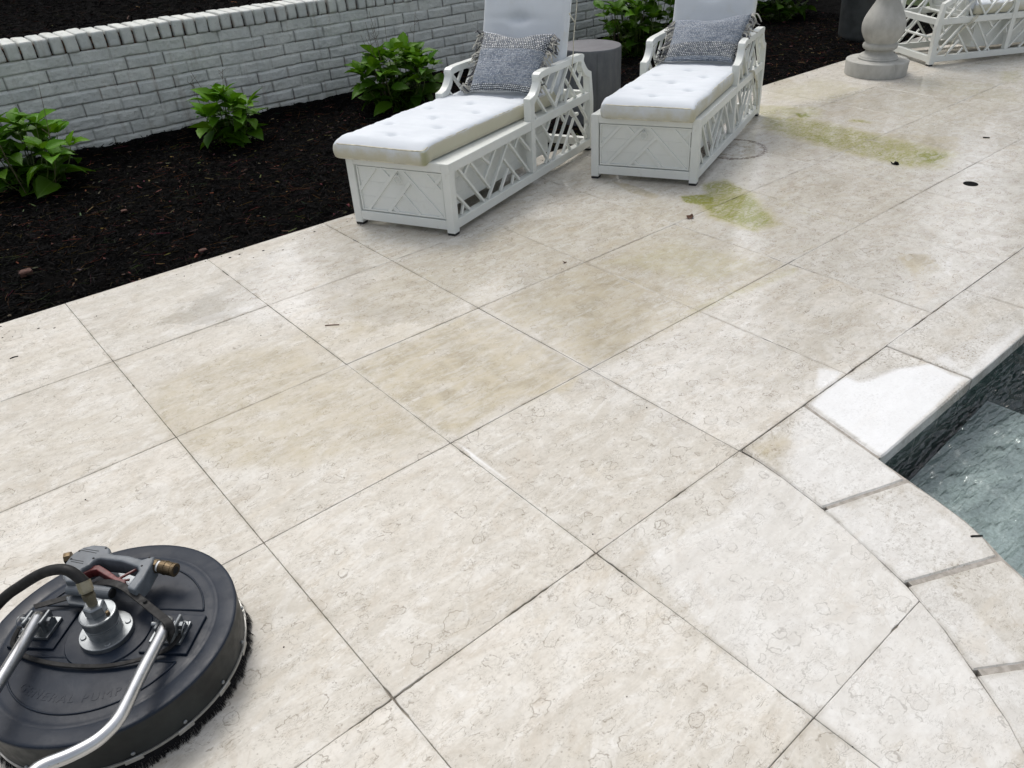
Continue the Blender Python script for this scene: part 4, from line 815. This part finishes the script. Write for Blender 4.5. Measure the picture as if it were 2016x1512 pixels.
def pillow(TP,corners,thick,label,seed,bandv,rootloc):
    """corners: bottom-left, bottom-right, top-right, top-left in chaise coordinates"""
    rs=np.random.RandomState(seed); root=empty('throw_pillow',rootloc,label,'pillow','woven grey throw pillows on the chaises')
    C4=np.array([TP(np.array([c]))[0] for c in corners]); n=44
    u,v=np.meshgrid(np.linspace(-1,1,n+1),np.linspace(-1,1,n+1),indexing='ij')
    pin=1-.10*(1-(u**2))*(np.abs(v)**3); pin2=1-.05*(1-(v**2))*(np.abs(u)**3)
    uu,vv=u*pin2,v*pin; a=((1-uu)*(1-vv))[...,None]*C4[0]+((1+uu)*(1-vv))[...,None]*C4[1]+((1+uu)*(1+vv))[...,None]*C4[2]+((1-uu)*(1+vv))[...,None]*C4[3]; a/=4
    ex=C4[1]-C4[0];ey=C4[3]-C4[0]; nn=np.cross(ex,ey); nn/=np.linalg.norm(nn)
    th=thick*((1-u**2).clip(0)**.42*(1-v**2).clip(0)**.42); wr=.012*(fbm(u*2.2+seed,v*2.2)-.5)+.006*(fbm(u*6,v*6+seed)-.5)
    sag=-.022*np.exp(-(u/.45)**2)*sstep(.3,1,v)
    F1=a+nn*(th+wr*(th>0.001)*1.2)[...,None]; F1[...,2]+=sag; F2=a-nn*(th*.8)[...,None]; F2[...,2]+=sag
    V=np.r_[F1.reshape(-1,3),F2.reshape(-1,3)]; I=np.arange((n+1)**2).reshape(n+1,n+1); m=(n+1)**2
    q1=np.c_[I[:-1,:-1].ravel(),I[1:,:-1].ravel(),I[1:,1:].ravel(),I[:-1,1:].ravel()]; Fc=np.r_[q1,q1[:,::-1]+m]
    UV=np.c_[(u.ravel()+1)/2,(v.ravel()+1)/2]; UV=np.r_[UV,UV]; b=np.zeros(len(V)); y=UV[:,1]
    for lo,hi in bandv: b=np.maximum(b,sstep(lo-.015,lo+.015,y)*(1-sstep(hi-.015,hi+.015,y)))
    cover=mesh('cover',V,Fc,M['wool'],root,smooth=True,uv=UV,attrs={'band':np.c_[b,b,b,np.ones(len(b))]})
    for sgn in (-1,1):
        fr=MB();T=[]
        for k in range(84):
            t=rs.uniform(-1,1); i=int((t+1)/2*n); p0=F1[0 if sgn<0 else n,i]*.5+F2[0 if sgn<0 else n,i]*.5+rs.normal(0,.002,3)
            out=ex/np.linalg.norm(ex)*sgn; L=rs.uniform(.028,.052); d=out*rs.uniform(.15,.6)+np.array([0,0,-1])*rs.uniform(.5,1.3)+nn*rs.normal(.25,.35); d/=np.linalg.norm(d)
            if (p0+d*L)[2]<.435: d[2]=abs(d[2])*.15; d/=np.linalg.norm(d)
            p1=p0+out*.014+d*L*.4+rs.normal(0,.006,3); p2=p0+out*.012+d*L+rs.normal(0,.010,3); P=smoothpath([p0,p1,p2],3); r_=np.full(len(P),.0040)*(1+.22*np.sin(np.arange(len(P))*2.1))
            v_,f_=tube(P,r_,5); fr.add(v_,f_); c=rs.choice([0,1,2],p=[.5,.33,.17]); col=[(.46,.45,.40),(.20,.20,.20),(.06,.065,.075)][c]; T.append(np.tile((*col,1),(len(v_),1)))
        fr.build('fringe',M['yarn'],root,smooth=True,attrs={'tint':np.concatenate(T)})
    return root
T1,TP1,BK1=chaise((1.968,2.913),(.946,.324),(-.453,.892),.552,'white fretwork chaise lounge nearest the mulch bed, drawer front left of the other one','first',1.25,.045,5)
T2,TP2,BK2=chaise((3.270,2.522),(.923,.385),(-.500,.866),.579,'white fretwork chaise lounge standing in the middle, right of the grey stool','second',.85,0.0,9)
b3=np.array([6.645,2.916]); d3=np.array([.896,-.444])
T3,TP3,BK3=chaise(tuple(b3+d3*1.476),tuple(-d3),(.497,.868),.56,'white fretwork chaise lounge seen from behind, beyond the stone pedestal at top right','third',.9,0.0,13)
pillow(TP1,[(.870,.425,.448),(.870,.060,.452),(1.072,.022,.725),(1.072,.432,.722)],.058,'grey woven pillow with cream fringe on the chaise nearest the mulch bed',31,[(.0,.10),(.66,.97)],tuple(T1(.9,.25,.43)))
pillow(TP2,[(.855,.470,.446),(.865,.068,.452),(1.060,.020,.690),(1.025,.465,.650)],.064,'blue-grey woven pillow with a white dotted band on the middle chaise',32,[(.06,.34)],tuple(T2(.9,.28,.43)))
pillow(TP3,[(.60,.08,.446),(.60,.50,.446),(.80,.50,.64),(.80,.08,.64)],.06,'grey woven pillow lying on the farthest chaise behind the fretwork',33,[(.0,.3)],tuple(T3(.7,.28,.43)))
# ------------------------------------------------------------------ stool, pedestal, planter
sx,sy=3.862,3.925
root=empty('drum_stool',(sx,sy,-.02),'grey cylindrical concrete drum stool between the two chaises','stool')
body=MB(); body.add(*lathe([(-.02,.200),(-.015,.204),(.445,.2055),(.453,.205),(.458,.202),(.4595,.197)],(sx,sy,0),96)); b_=body.build('drum',M['slate'],root,smooth=True); 
m_=b_.modifiers.new('es','EDGE_SPLIT'); m_.split_angle=R(35)
sm=MB()
for a_ in (R(-122),R(58)): sm=MB(); c0=np.array([sx,sy,0])+.2052*np.array([math.cos(a_),math.sin(a_),0]); tx=np.array([-math.sin(a_),math.cos(a_),0])*.0012; nn_=np.array([math.cos(a_),math.sin(a_),0])*.0012; z1_=np.array([0,0,.440]); sm.quadbox([c0-tx-nn_,c0+tx-nn_,c0+tx+nn_,c0-tx+nn_,c0-tx-nn_+z1_,c0+tx-nn_+z1_,c0+tx+nn_+z1_,c0-tx+nn_+z1_]); sm.build('seam',M['planter'],root,fix=True)
px_,py_=6.181,3.115
root=empty('stone_pedestal',(px_,py_,0),'turned cast stone baluster pedestal on a round base, beside the far chaise','pedestal')
bs=MB(); bs.add(*lathe([(0,.2245),(.003,.2275),(.098,.2320),(.106,.2295),(.110,.222),(.112,.15)],(px_,py_,0),96)); o=bs.build('base',M['cast'],root,smooth=True); m_=o.modifiers.new('es','EDGE_SPLIT'); m_.split_angle=R(40)
prof=[(.111,.146),(.118,.1475),(.124,.146),(.127,.141),(.130,.140),(.139,.1355),(.148,.122),(.156,.108),(.163,.1025),(.172,.101),(.180,.103),(.183,.112),(.190,.1225),(.200,.127),(.211,.127),(.221,.1225),(.227,.117),(.229,.113),(.235,.114),(.248,.122),(.270,.136),(.300,.149),(.330,.1555),(.357,.1565),(.385,.151),(.412,.142),(.440,.128),(.468,.1135),(.495,.098),(.520,.085),(.550,.073),(.585,.064),(.615,.061),(.640,.064),(.648,.078),(.662,.088),(.676,.088),(.686,.080),(.69,.120),(.70,.150),(.735,.155),(.74,.152)]
pp_=smoothpath([(a,b,0) for a,b in prof],3)[:,:2]
bs=MB(); bs.add(*lathe([tuple(a) for a in pp_],(px_,py_,0),80)); bs.build('baluster',M['cast'],root,smooth=True)
plx,ply=7.52,3.97
root=empty('planter',(plx,ply,-.03),'large charcoal round planter standing in the mulch behind the pedestal','planter')
bs=MB(); bs.add(*lathe([(-.03,.225),(.02,.232),(.60,.262),(.64,.275),(.68,.275),(.68,.245),(.60,.235)],(plx,ply,0),72)); bs.build('pot',M['planter'],root,smooth=True)
bs=MB(); bs.add(*lathe([(.58,.20),(.605,.236)],(plx,ply,0),40)); bs.build('soil',M['soil'],root)
# ------------------------------------------------------------------ surface cleaner
cx0,cy0=.005,1.474
U_=np.array([.70,-.714,0]);U_/=np.linalg.norm(U_); Vv=np.array([.714,.70,0]);Vv/=np.linalg.norm(Vv); ZZ=np.array([0,0,1.0]); CC=np.array([cx0,cy0,0])
def LC(u,v,z): return CC+U_*u+Vv*v+ZZ*z
root=empty('surface_cleaner',(cx0,cy0,0),'round black pressure surface cleaner with bent metal handle and brush rim, at lower left','pressure cleaner')
prof=[(.036,.2585),(.060,.2590),(.1195,.2614),(.1232,.2610),(.1252,.2596),(.1262,.2572),(.1265,.2535),(.1264,.2260),(.1256,.2235),(.1253,.2210),(.1254,.2180),(.1260,.2150),(.1265,.2125),(.1268,.2080),(.1276,.14),(.1280,.10),(.1285,.05),(.1285,.012)]
sk=MB(); sk.add(*lathe(prof[:3],CC,128)); sk.f=[f for f in sk.f if len(f)==4]; sk.build('skirt',M['skirt'],root,smooth=True)
dm=MB(); V,Fc=lathe(prof[2:],CC,128)
# moulded centre band and two D-shaped pans
du=(V-CC)@U_; dv=(V-CC)@Vv; rr_=np.hypot(du,dv)
dm.add(V,Fc[:-2]+[Fc[-1]]); dome=dm.build('dome',M['poly'],root,smooth=True); m_=dome.modifiers.new('es','EDGE_SPLIT'); m_.split_angle=R(24)
n=64; 
def dpan(sgn,z0):
    P=[]; r_=.193; v0=.066*sgn
    a0=math.asin(.066/r_); th=np.linspace(a0,math.pi-a0,40)
    pts=[(r_*math.cos(t),sgn*r_*math.sin(t)) for t in th]
    return pts
pl_=MB()
for sgn in (-1,1):
    pts=dpan(sgn,0); L=[LC(u,v,.1262) for u,v in pts]; cen=np.mean(L,0)
    for i in range(len(pts)):
        pass
    pl_.add(*tube([np.array(p)+ZZ*.0015 for p in L]+[L[0]+ZZ*.0015],.0022,6))
pl_.build('moulded_rib',M['poly'],dome,smooth=True)
bp=MB(); 
def lbox(mb,u0,u1,v0,v1,z0,z1): mb.quadbox([LC(u0,v0,z0),LC(u1,v0,z0),LC(u1,v1,z0),LC(u0,v1,z0),LC(u0,v0,z1),LC(u1,v0,z1),LC(u1,v1,z1),LC(u0,v1,z1)])
for s in (-1,1): bp=MB(); lbox(bp,s*.145-.052,s*.145+.052,-.050,.050,.1262,.1335); ob=bp.build('mounting_plate',M['poly'],root,fix=True); bevel(ob,.002)
def disc(mb,u,v,z0,z1,r0,r1,n=48,ch=.001): mb.add(*lathe([(z0,r0),(z1-ch,r1),(z1,r1-ch)],LC(u,v,0),n))
dk=MB(); disc(dk,.004,-.004,.1262,.1318,.088,.086,96); dk.build('centre_disc',M['poly'],root,smooth=False)
# metal band with clips, screws
bn=MB(); 
for za,zb,ra,rb in ((.030,.037,.2600,.2612),): bn.add(*lathe([(za,.2590),(za,.2615),(zb,.2620),(zb,.2590)],CC,128))
bn.f=[f for f in bn.f if len(f)==4]; bn.build('metal_band',M['band'],root,smooth=False)
for k in range(16):
    a=R(22.5*k-62+4); q=MB(); e=np.array([math.cos(a),math.sin(a),0]); tt=np.array([-e[1],e[0],0]); c_=CC+e*.2622
    q.quadbox([c_-tt*.017-e*.002+ZZ*.026,c_+tt*.017-e*.002+ZZ*.026,c_+tt*.017+e*.0012+ZZ*.026,c_-tt*.017+e*.0012+ZZ*.026,c_-tt*.017-e*.002+ZZ*.0385,c_+tt*.017-e*.002+ZZ*.0385,c_+tt*.017+e*.0012+ZZ*.0385,c_-tt*.017+e*.0012+ZZ*.0385])
    ob=q.build('clip',M['band'],root,fix=True); bevel(ob,.0007,1)
    q=MB(); q.add(*lathe([(-.001,.0042),(.0016,.0042),(.0030,.0028)],CC+e*.2596+ZZ*.0475+tt*.003,16,(tt,ZZ,e))); q.build('screw',M['zinc'],root,smooth=False)
# brush skirt
br=MB(); rs=np.random.RandomState(5); nb=2600
for i in range(nb):
    a=2*math.pi*i/nb+rs.normal(0,.002); e=np.array([math.cos(a),math.sin(a),0]); clump=.5+.5*math.sin(a*47+math.sin(a*13)*3); l=.2620+.008*clump+rs.normal(0,.0018); tt=np.array([-e[1],e[0],0])
    a0=CC+e*.2535+ZZ*.034; a1=CC+e*(.5*(.258+l)+.002)+ZZ*.017+tt*rs.normal(0,.001); a2=CC+e*l+ZZ*(.0008+.003*rs.rand())+tt*rs.normal(0,.003); wv_=tt*.00065
    br.add([a0-wv_,a0+wv_,a1+wv_,a1-wv_,a2+wv_*.5,a2-wv_*.5],[(0,1,2,3),(3,2,4,5)])
br.add(*lathe([(.002,.250),(.036,.2515)],CC,96)); bsk=br.build('brush_ring',M['bristle'],root); 
# swivel hub
HU,HV=.003,-.006
q=MB(); q.add(*lathe([(.130,.0520),(.1305,.0530),(.1425,.0530),(.1435,.0522),(.1438,.030)],LC(HU,HV,0),64)); hb=q.build('swivel_hub',M['zinc'],root,smooth=False)
q=MB(); q.add(*lathe([(.143,.0335),(.165,.0345),(.1655,.0333),(.1672,.0333),(.1677,.0348),(.1715,.0348),(.172,.0336),(.1737,.0336),(.1742,.0350),(.1785,.0352),(.196,.0362),(.1985,.0352),(.199,.032)],LC(HU,HV,0),64)); q.build('swivel_body',M['zinc'],hb,smooth=False)
q=MB(); q.add(*lathe([(.1985,.0205),(.203,.0215),(.221,.0215),(.2245,.0185),(.2255,.0120)],LC(HU,HV,0),6)); ob=q.build('hex_nut',M['zinc'],hb); bevel(ob,.001)
for k,a in enumerate((20,110,200,290)):
    a=R(a+13); q=MB(); q.add(*lathe([(.1430,.0058),(.1455,.0058),(.1462,.0048)],LC(HU+.0435*math.cos(a),HV+.0435*math.sin(a),0),20)); sc_=q.build('cap_screw',M['zinc'],hb)
q=MB(); q.add(*lathe([(.198,.0042),(.2065,.0042),(.208,.003)],LC(HU+.027,HV-.004,0),14)); q.build('grease_nipple',M['brass'],hb)
# fittings and hose
def seg(mb,a,b,r,n=16): mb.add(*tube([a,b],r,n))
n0=LC(HU,HV,.224); ht=np.array(G(100+420/5.817,1040+740/5.817,.262)); h2=np.array(G(100+370/5.817,1040+610/5.817,.282))
q=MB(); seg(q,n0,n0+(ht-n0)*.55,.0100); seg(q,n0+(ht-n0)*.55,ht,.0125,6); q.build('hose_fitting',M['olive'],root)
q=MB(); seg(q,ht,ht+(h2-ht)*.15,.0115); seg(q,ht+(h2-ht)*.15,h2,.0142,10); q.build('ferrule',M['olive'],root)
hp=[h2-(h2-ht)*.3,h2,G(140+0,1040+500/5.814,.300),G(118,1040+470/5.814,.303),G(85,1040+510/5.814,.292),G(43,1040+650/5.814,.262),G(0,1040+845/5.814,.225),G(-60,1262,.17),G(-140,1370,.12)]
q=MB(); q.add(*tube(smoothpath(hp,8),.0112,16)); q.build('hose',M['rubber'],root,smooth=True)
# handle brackets
def bracket(s):
    u=s*.146
    q=MB(); lbox(q,u-.038,u+.030,-.030,.026,.1338,.1415); h=q.build('handle_bracket',M['zinc'],root,fix=True); bevel(h,.001)
    for k,du_ in enumerate((-.024,.016)):
        q=MB(); lbox(q,u+du_,u+du_+.0065,-.020,.018,.1415,.172+.004*k); ob=q.build('ear',M['zinc'],h,fix=True); bevel(ob,.004,2)
    q=MB(); q.add(*tube([LC(u-.036,-.002,.163),LC(u+.032,-.002,.163)],.0052,14)); q.add(*tube([LC(u+.026,-.002,.163),LC(u+.0325,-.002,.163)],.0082,6)); q.build('pivot_pin',M['zinc'],h)
    q=MB(); e=.034*s; q.add(*tube([LC(u+e+.004*math.sin(t)*s,-.004+.0155*math.cos(t),.156+.0155*math.sin(t)) for t in np.linspace(0,2*math.pi,25)[:-1]],.0010,6,closed=True)); q.build('pull_ring',M['zinc'],h,smooth=True)
    q=MB(); lbox(q,u+.020,u+.029,-.012,.012,.1418,.159); ob=q.build('spacer',M['zinc'],h,fix=True)
bracket(-1); bracket(1)
R0=LC(.139,.008,.163); L0=LC(-.149,.008,.163)
tr=[R0,G(985/3.073,1020+690/3.073,.170),G(850/3.073,1020+950/3.073,.190),G(762/3.073,1020+1130/3.073,.203),G(715/3.073,1020+1215/3.073,.209),G(650/3.073,1020+1290/3.073,.214),G(560/3.073,1020+1362/3.073,.218),G(420/3.073,1020+1435/3.073,.222),G(250/3.073,1020+1505/3.073,.224),G(40,1540,.228)]
tr=[np.array(p) for p in tr]; end=tr[-1]
tl=[L0,np.array(G(120/3.073,1020+790/3.073,.182)),np.array(G(0,1020+985/3.073,.196))]; dl=tl[2]-tl[1]; dl/=np.linalg.norm(dl); tl+= [tl[2]+dl*.10,tl[2]+dl*.17+np.array([.012,-.01,0]),tl[2]+dl*.21+np.array([.045,-.035,0]),end+np.array([-.09,.01,.005])]
q=MB(); q.add(*tube(smoothpath(tr[:-1]+[end,end+np.array([-.09,.01,.005])],6),.0125,20)); q.add(*tube(smoothpath(tl,6),.0124,20)); q.build('handle',M['alu'],root,smooth=True)
# straps
def ribbon(path,w,th,mat,name,parent,up=(0,0,1)):
    P=smoothpath(path,6); q=MB(); n=len(P); V=[];up=np.array(up,dtype=float)
    for i in range(n):
        t=P[min(i+1,n-1)]-P[max(i-1,0)]; t/=np.linalg.norm(t); s=np.cross(t,up); s/=np.linalg.norm(s)+1e-9; nn=np.cross(s,t)
        V+= [P[i]-s*w/2-nn*th/2,P[i]+s*w/2-nn*th/2,P[i]+s*w/2+nn*th/2,P[i]-s*w/2+nn*th/2]
    Fc=[(i*4+k,i*4+(k+1)%4,(i+1)*4+(k+1)%4,(i+1)*4+k) for i in range(n-1) for k in range(4)]+[(0,1,2,3),((n-1)*4+3,(n-1)*4+2,(n-1)*4+1,(n-1)*4)]
    q.add(V,Fc); return bevel(q.build(name,mat,parent,fix=True),.001,1)
g5=lambda x,y,z:np.array(G(100+x/5.817,1040+y/5.817,z))
st_=ribbon([g5(1345,1300,.150),g5(1375,1180,.172),g5(1340,1080,.186),g5(1240,990,.185),g5(1110,885,.180),g5(990,790,.182),g5(860,690,.190),g5(730,630,.192),g5(600,620,.185),g5(480,650,.170),g5(300,760,.150),g5(100,820,.145),g5(-80,870,.147),g5(-190,900,.152)],.017,.003,M['rubber'],'rubber_strap',root)
q=MB(); q.add(*lathe([(0,.005),(.004,.004)],g5(1080,842,.182),14)); q.build('stud',M['darkbore'],root)
ribbon([LC(-.185,-.01,.150),LC(-.183,-.045,.138),LC(-.14,-.072,.136),LC(-.05,-.090,.137),LC(.05,-.088,.137),LC(.13,-.062,.138),LC(.165,-.035,.142),LC(.172,.0,.152)],.010,.004,M['rubber'],'lower_strap',root)
# moulded lettering, same plastic as the lid
def letters(txt,centre,udir,vdir,size,arc,parent):
    cu=D.curves.new('t','FONT'); cu.body=txt; cu.size=size; cu.extrude=.0004; cu.align_x='CENTER'; cu.align_y='CENTER'; cu.space_character=1.25
    to=D.objects.new('t',cu); COL.objects.link(to); bpy.context.view_layer.update()
    me=D.meshes.new_from_object(to.evaluated_get(bpy.context.evaluated_depsgraph_get())); D.objects.remove(to,do_unlink=True)
    V=np.zeros(len(me.vertices)*3); me.vertices.foreach_get('co',V); V=V.reshape(-1,3)
    a=V[:,0]/arc; X_=(arc+0*V[:,1]-V[:,1])*np.sin(a); Y_=V[:,1]*np.cos(a)+arc*(1-np.cos(a))
    P=np.array(centre)+np.outer(X_,udir)+np.outer(Y_,vdir)+np.c_[np.zeros((len(V),2)),V[:,2]]
    Fc=[tuple(p.vertices) for p in me.polygons]; D.meshes.remove(me); return mesh('moulded_lettering',P,Fc,M['poly'],parent)
letters('GENERAL PUMP',LC(-.004,-.160,.1275),U_,Vv,.026,.24,dome)
# ------------------------------------------------------------------ trigger gun lying on the lid (held by the strap)
gl=np.array(G(100+600/5.817,1040+420/5.817,.17))
gun=empty('spray_gun',tuple(gl),'grey pressure washer trigger gun with red trigger strapped onto the round cleaner','spray gun')
GO=[(-.0102,1.661),(.0024,1.6744),(.0159,1.6837),(.0374,1.6876),(.0575,1.6787),(.0775,1.6558),(.0808,1.6425),(.0765,1.6254),(.0824,1.615),(.1046,1.5885),(.1239,1.5538),(.1362,1.5505),(.1487,1.5448),(.1397,1.5297),(.1077,1.4934),(.0805,1.472),(.0704,1.4925),(.1064,1.5239),(.1080,1.5388),(.0872,1.5813),(.0545,1.6221),(.0448,1.627),(.0312,1.6182),(.0129,1.6178),(.0041,1.6052),(-.0089,1.5899),(-.0231,1.6033),(-.0239,1.6247)]
q=MB(); prism(q,GO,.158,.203); ob=q.build('gun_body',M['gun'],gun,fix=True); bevel(ob,.005,3,50)
q=MB(); 
for x_,y_ in ((.0254,1.6813),(.075,1.6473),(.0033,1.6674),(.0429,1.6335),(.1414,1.5462),(.119,1.5315),(-.0127,1.601)): q=MB(); q.add(*lathe([(.2031,.0026),(.2038,.0022)],(x_*.96+.0025,y_*.985+.024,0),12)); q.build('screw_hole',M['darkbore'],ob)
for a_,b_ in (((375,235),(550,262)),((350,252),(525,285)),((240,358),(375,380)),((230,378),(370,405))): q=MB(); q.add(*tube([g5(*a_,.2031),g5(*b_,.2031)],.0007,5)); q.build('moulded_groove',M['darkbore'],ob)
q=MB(); q.add(*tube([g5(215,690,.176),g5(700,745,.176)],.0135,20)); ob=q.build('lance_socket',M['gun'],gun,smooth=False)
q=MB(); q.add(*tube([g5(698,745,.176),g5(712,747,.176)],.0105,20)); q.build('bore',M['darkbore'],ob)
q=MB(); prism(q,[tuple(g5(*p,.163)[:2]) for p in ((160,770),(190,850),(420,875),(700,870),(640,760),(300,740))],.152,.160); ob=q.build('lance_clamp',M['gun'],gun,fix=True); bevel(ob,.003)
tg=[(350,490),(470,430),(560,425),(620,460),(680,500),(760,560),(860,600),(850,640),(760,620),(660,565),(600,530),(520,480),(450,490),(370,530)]
q=MB(); prism(q,[tuple(g5(*p,.190)[:2]) for p in tg],.170,.192); ob=q.build('trigger',M['red'],gun,fix=True); bevel(ob,.002,2,50)
q=MB(); q.add(*tube([g5(780,580,.188),g5(1000,460,.190)],.0032,8)); q.add(*tube([g5(820,600,.186),g5(900,590,.186)],.0028,8)); q.build('safety_latch',M['red'],gun)
A_=g5(1105,420,.185);B_=g5(1260,440,.183);C_=g5(1430,480,.180)
q=MB(); q.add(*tube([A_,A_+(B_-A_)*.8],.0155,8)); q.build('inlet_nut',M['brass'],gun)
q=MB(); q.add(*tube([A_+(B_-A_)*.8,B_],.0125,16)); q.build('thread_tape',M['ptfe'],gun)
q=MB(); dC=C_-B_; q.add(*tube([B_,B_+dC*.30,B_+dC*.31,B_+dC*.38,B_+dC*.39,B_+dC*.78,B_+dC*.79,B_+dC*.86,B_+dC*.87,C_],[.0150,.0150,.0162,.0162,.0150,.0150,.0140,.0140,.0152,.0152],24)); cpl=q.build('quick_coupler',M['brass'],gun)
q=MB(); q.add(*tube([C_-dC*.02,C_+dC*.012],.0088,18)); q.build('coupler_bore',M['darkbore'],cpl)
q=MB(); q.add(*tube([g5(240,330,.185),g5(165,348,.185)],.0135,8)); q.build('outlet_nut',M['brass'],gun)
# silver label on the lid
q=MB(); prism(q,[tuple(g5(*p,.1305)[:2]) for p in ((760,478),(900,490),(1225,520),(1150,640),(1110,690),(930,686),(850,680))][::-1],.1270,.1292); lb=q.build('silver_label',M['sticker'],root,fix=True)
# ------------------------------------------------------------------ small things on the paving
def debris(name,label,cat,V,Fc,mat): o=mesh(name,V,Fc,mat,fix=True); tag(o,label,cat); return o
q=MB(); q.add(*lathe([(-.006,.036),(.0012,.036),(.0022,.034)],(4.249,1.513,0),48)); o=q.build('floor_drain',M['drain'],fix=True); tag(o,'small round black drain cap set in the paving at the right','drain')
def curled(x,y,size,ang,rs):
    P,Fc,_=leaf_verts(size,size*.6,.5,.3,rs,6); P=P@np.array(Matrix.Rotation(ang,3,'Z')).T; P[:,2]=np.abs(P[:,2])+.002+.006*np.sin(P[:,0]*300); return P+np.array([x,y,.001]),Fc
rs=np.random.RandomState(8)
g_=G(1360,430); V,Fc=curled(g_[0]-.02,g_[1],.06,R(-70),rs); debris('dead_leaf','reddish brown dead leaf on the joint below the bright algae patch','leaf',V,Fc,M['deadleaf'])
g_=G(1770,325); V,Fc=curled(g_[0],g_[1],.05,R(20),rs); debris('dead_leaf','tiny blackened leaf standing on the wet paving left of the drain cap','leaf',V,Fc,M['drain'])
g_=G(1116,517); V,Fc=curled(g_[0],g_[1],.022,R(60),rs); debris('dead_leaf','tiny dark red leaf scrap near the paving corner in front of the first chaise','leaf',V,Fc,M['deadleaf'])
for (xa,ya),(xb,yb),r_,lab in (((1911,1057),(1934,1056),.0025,'short black stick on the pool coping at the water edge'),((20,707),(36,702),.0020,'short black twig on the paving at the left edge, below the mulch'),((1935,271),(1948,272),.004,'small dark twig on the paving at the far right'),((640,642),(668,640),.0022,'short reddish brown stalk lying on the left middle paving slab')):
    a=np.array(G(xa,ya));b=np.array(G(xb,yb)); m_=(a+b)/2+np.array([0,0,.002]); V,Fc=tube(smoothpath([a+[0,0,.002],m_+(b-a)[[1,0,2]]*.12,b+[0,0,.002]],4),r_,6); debris('twig',lab,'twig',V,Fc,M['drain' if 'black' in lab or 'dark' in lab else 'deadleaf'])
rs2=np.random.RandomState(19); q=MB()
for i in range(300):
    px=rs2.uniform(0,2016); py=rs2.uniform(430,1500) if rs2.rand()<.6 else rs2.uniform(150,600); g_=G(px,py)
    if g_[1]>3.50 or (g_[0]>1.2 and g_[1]<1.1): continue
    if not i%2 and i%6: continue
    if i%2: g_=np.array([rs2.uniform(-.2,7),3.53-abs(rs2.normal(0,.10)),0])
    s_=rs2.uniform(.0007,.0020)*(2.4 if i%2 else 1); a=rs2.uniform(0,6.28); P=np.array([(math.cos(a+t)*s_*(1+.8*rs2.rand()),math.sin(a+t)*s_,0) for t in (0,1.2,2.6,4,5.2)]); q.add(np.r_[P+g_+[0,0,.0004],P*.5+g_+[0,0,.0022]],[(0,1,2,3,4),(5,6,7,8,9)]+[(i_,(i_+1)%5,5+(i_+1)%5,5+i_) for i_ in range(5)])
o=q.build('grit',M['drain'],fix=True); tag(o,'fine dark grit and bark crumbs scattered over the paving','grit',kind='stuff')
q=MB(); 
for x_,y_,s_ in ((.36,4.05,.028),(1.05,3.70,.018),(.95,4.55,.016)):
    p,f,_=rbox((s_*2,s_*1.6,s_),s_*.3,4,4,3); p=p+.1*s_*(RS.rand(*p.shape)-.5); o=mesh('brick_chip',p+np.array([x_,y_,-.03]),f,simple('brick_red',(.075,.032,.022),.85,var=.3),smooth=False)
    tag(o,{.028:'largest red brick fragment lying in the mulch at the left edge',.018:'small red brick fragment in the mulch at the paving edge',.016:'smallest red brick fragment in the mulch in front of the left hydrangea'}[s_],'brick fragment')
# ------------------------------------------------------------------ trees beyond the raised bed (seen only in the wet stone and water)
def tree(x,y,h,r,seed,label):
    rs=np.random.RandomState(seed); root=empty('evergreen_tree',(x,y,.4),label,'tree','evergreen trees beyond the raised bed')
    q=MB(); q.add(*tube(smoothpath([(x,y,.4),(x+.05,y,h*.4),(x-.05,y+.05,h*.92)],5),np.linspace(.16,.03,11),10)); q.build('trunk',M['bark'],root,smooth=True)
    n=5200; t=rs.rand(n)**.8; zz=.5+t*(h-.5); R_=r*(1-t)**.7*(.55+.45*np.abs(np.sin(t*19+rs.rand()*3)))*np.sqrt(rs.uniform(.25,1,n))+.1; a=rs.uniform(0,2*math.pi,n); R_=R_*(1+.25*np.sin(a*3+t*8))
    c=np.c_[x+R_*np.cos(a),y+R_*np.sin(a),zz]; s_=rs.uniform(.07,.17,n)[:,None]; d1=rs.normal(0,1,(n,3)); d1/=np.linalg.norm(d1,axis=1,keepdims=True); d2=np.cross(d1,rs.normal(0,1,(n,3))); d2/=np.linalg.norm(d2,axis=1,keepdims=True)
    V=np.stack([c-d1*s_,c-d2*s_*.5,c+d1*s_,c+d2*s_*.5],1).reshape(-1,3); Fc=np.arange(n*4).reshape(n,4); g_=rs.uniform(.6,1.2,n)[:,None]; T=np.repeat(np.c_[np.array([[.025,.045,.012]])*g_,np.ones(n)],4,0)
    mesh('crown',V,Fc,M['tleaf'],root,attrs={'tint':T})
for i,(x,y,h,r) in enumerate(((-1.5,10.4,5.5,1.9),(2.2,10.8,6.3,2.0),(5.8,10.3,6.0,2.1),(9.2,9.0,6.8,2.2),(12.0,6.3,7.0,2.3),(14.0,3.0,6.6,2.3))): tree(x,y,h,r,60+i,['dark evergreen tree beyond the raised bed at its left end','dark evergreen tree beyond the raised bed behind the middle hydrangea','dark evergreen tree beyond the wall behind the two chaises','dark evergreen tree beyond the planter at the far right','dark evergreen tree beyond the farthest chaise','dark evergreen tree farthest to the right beyond the pool'][i])
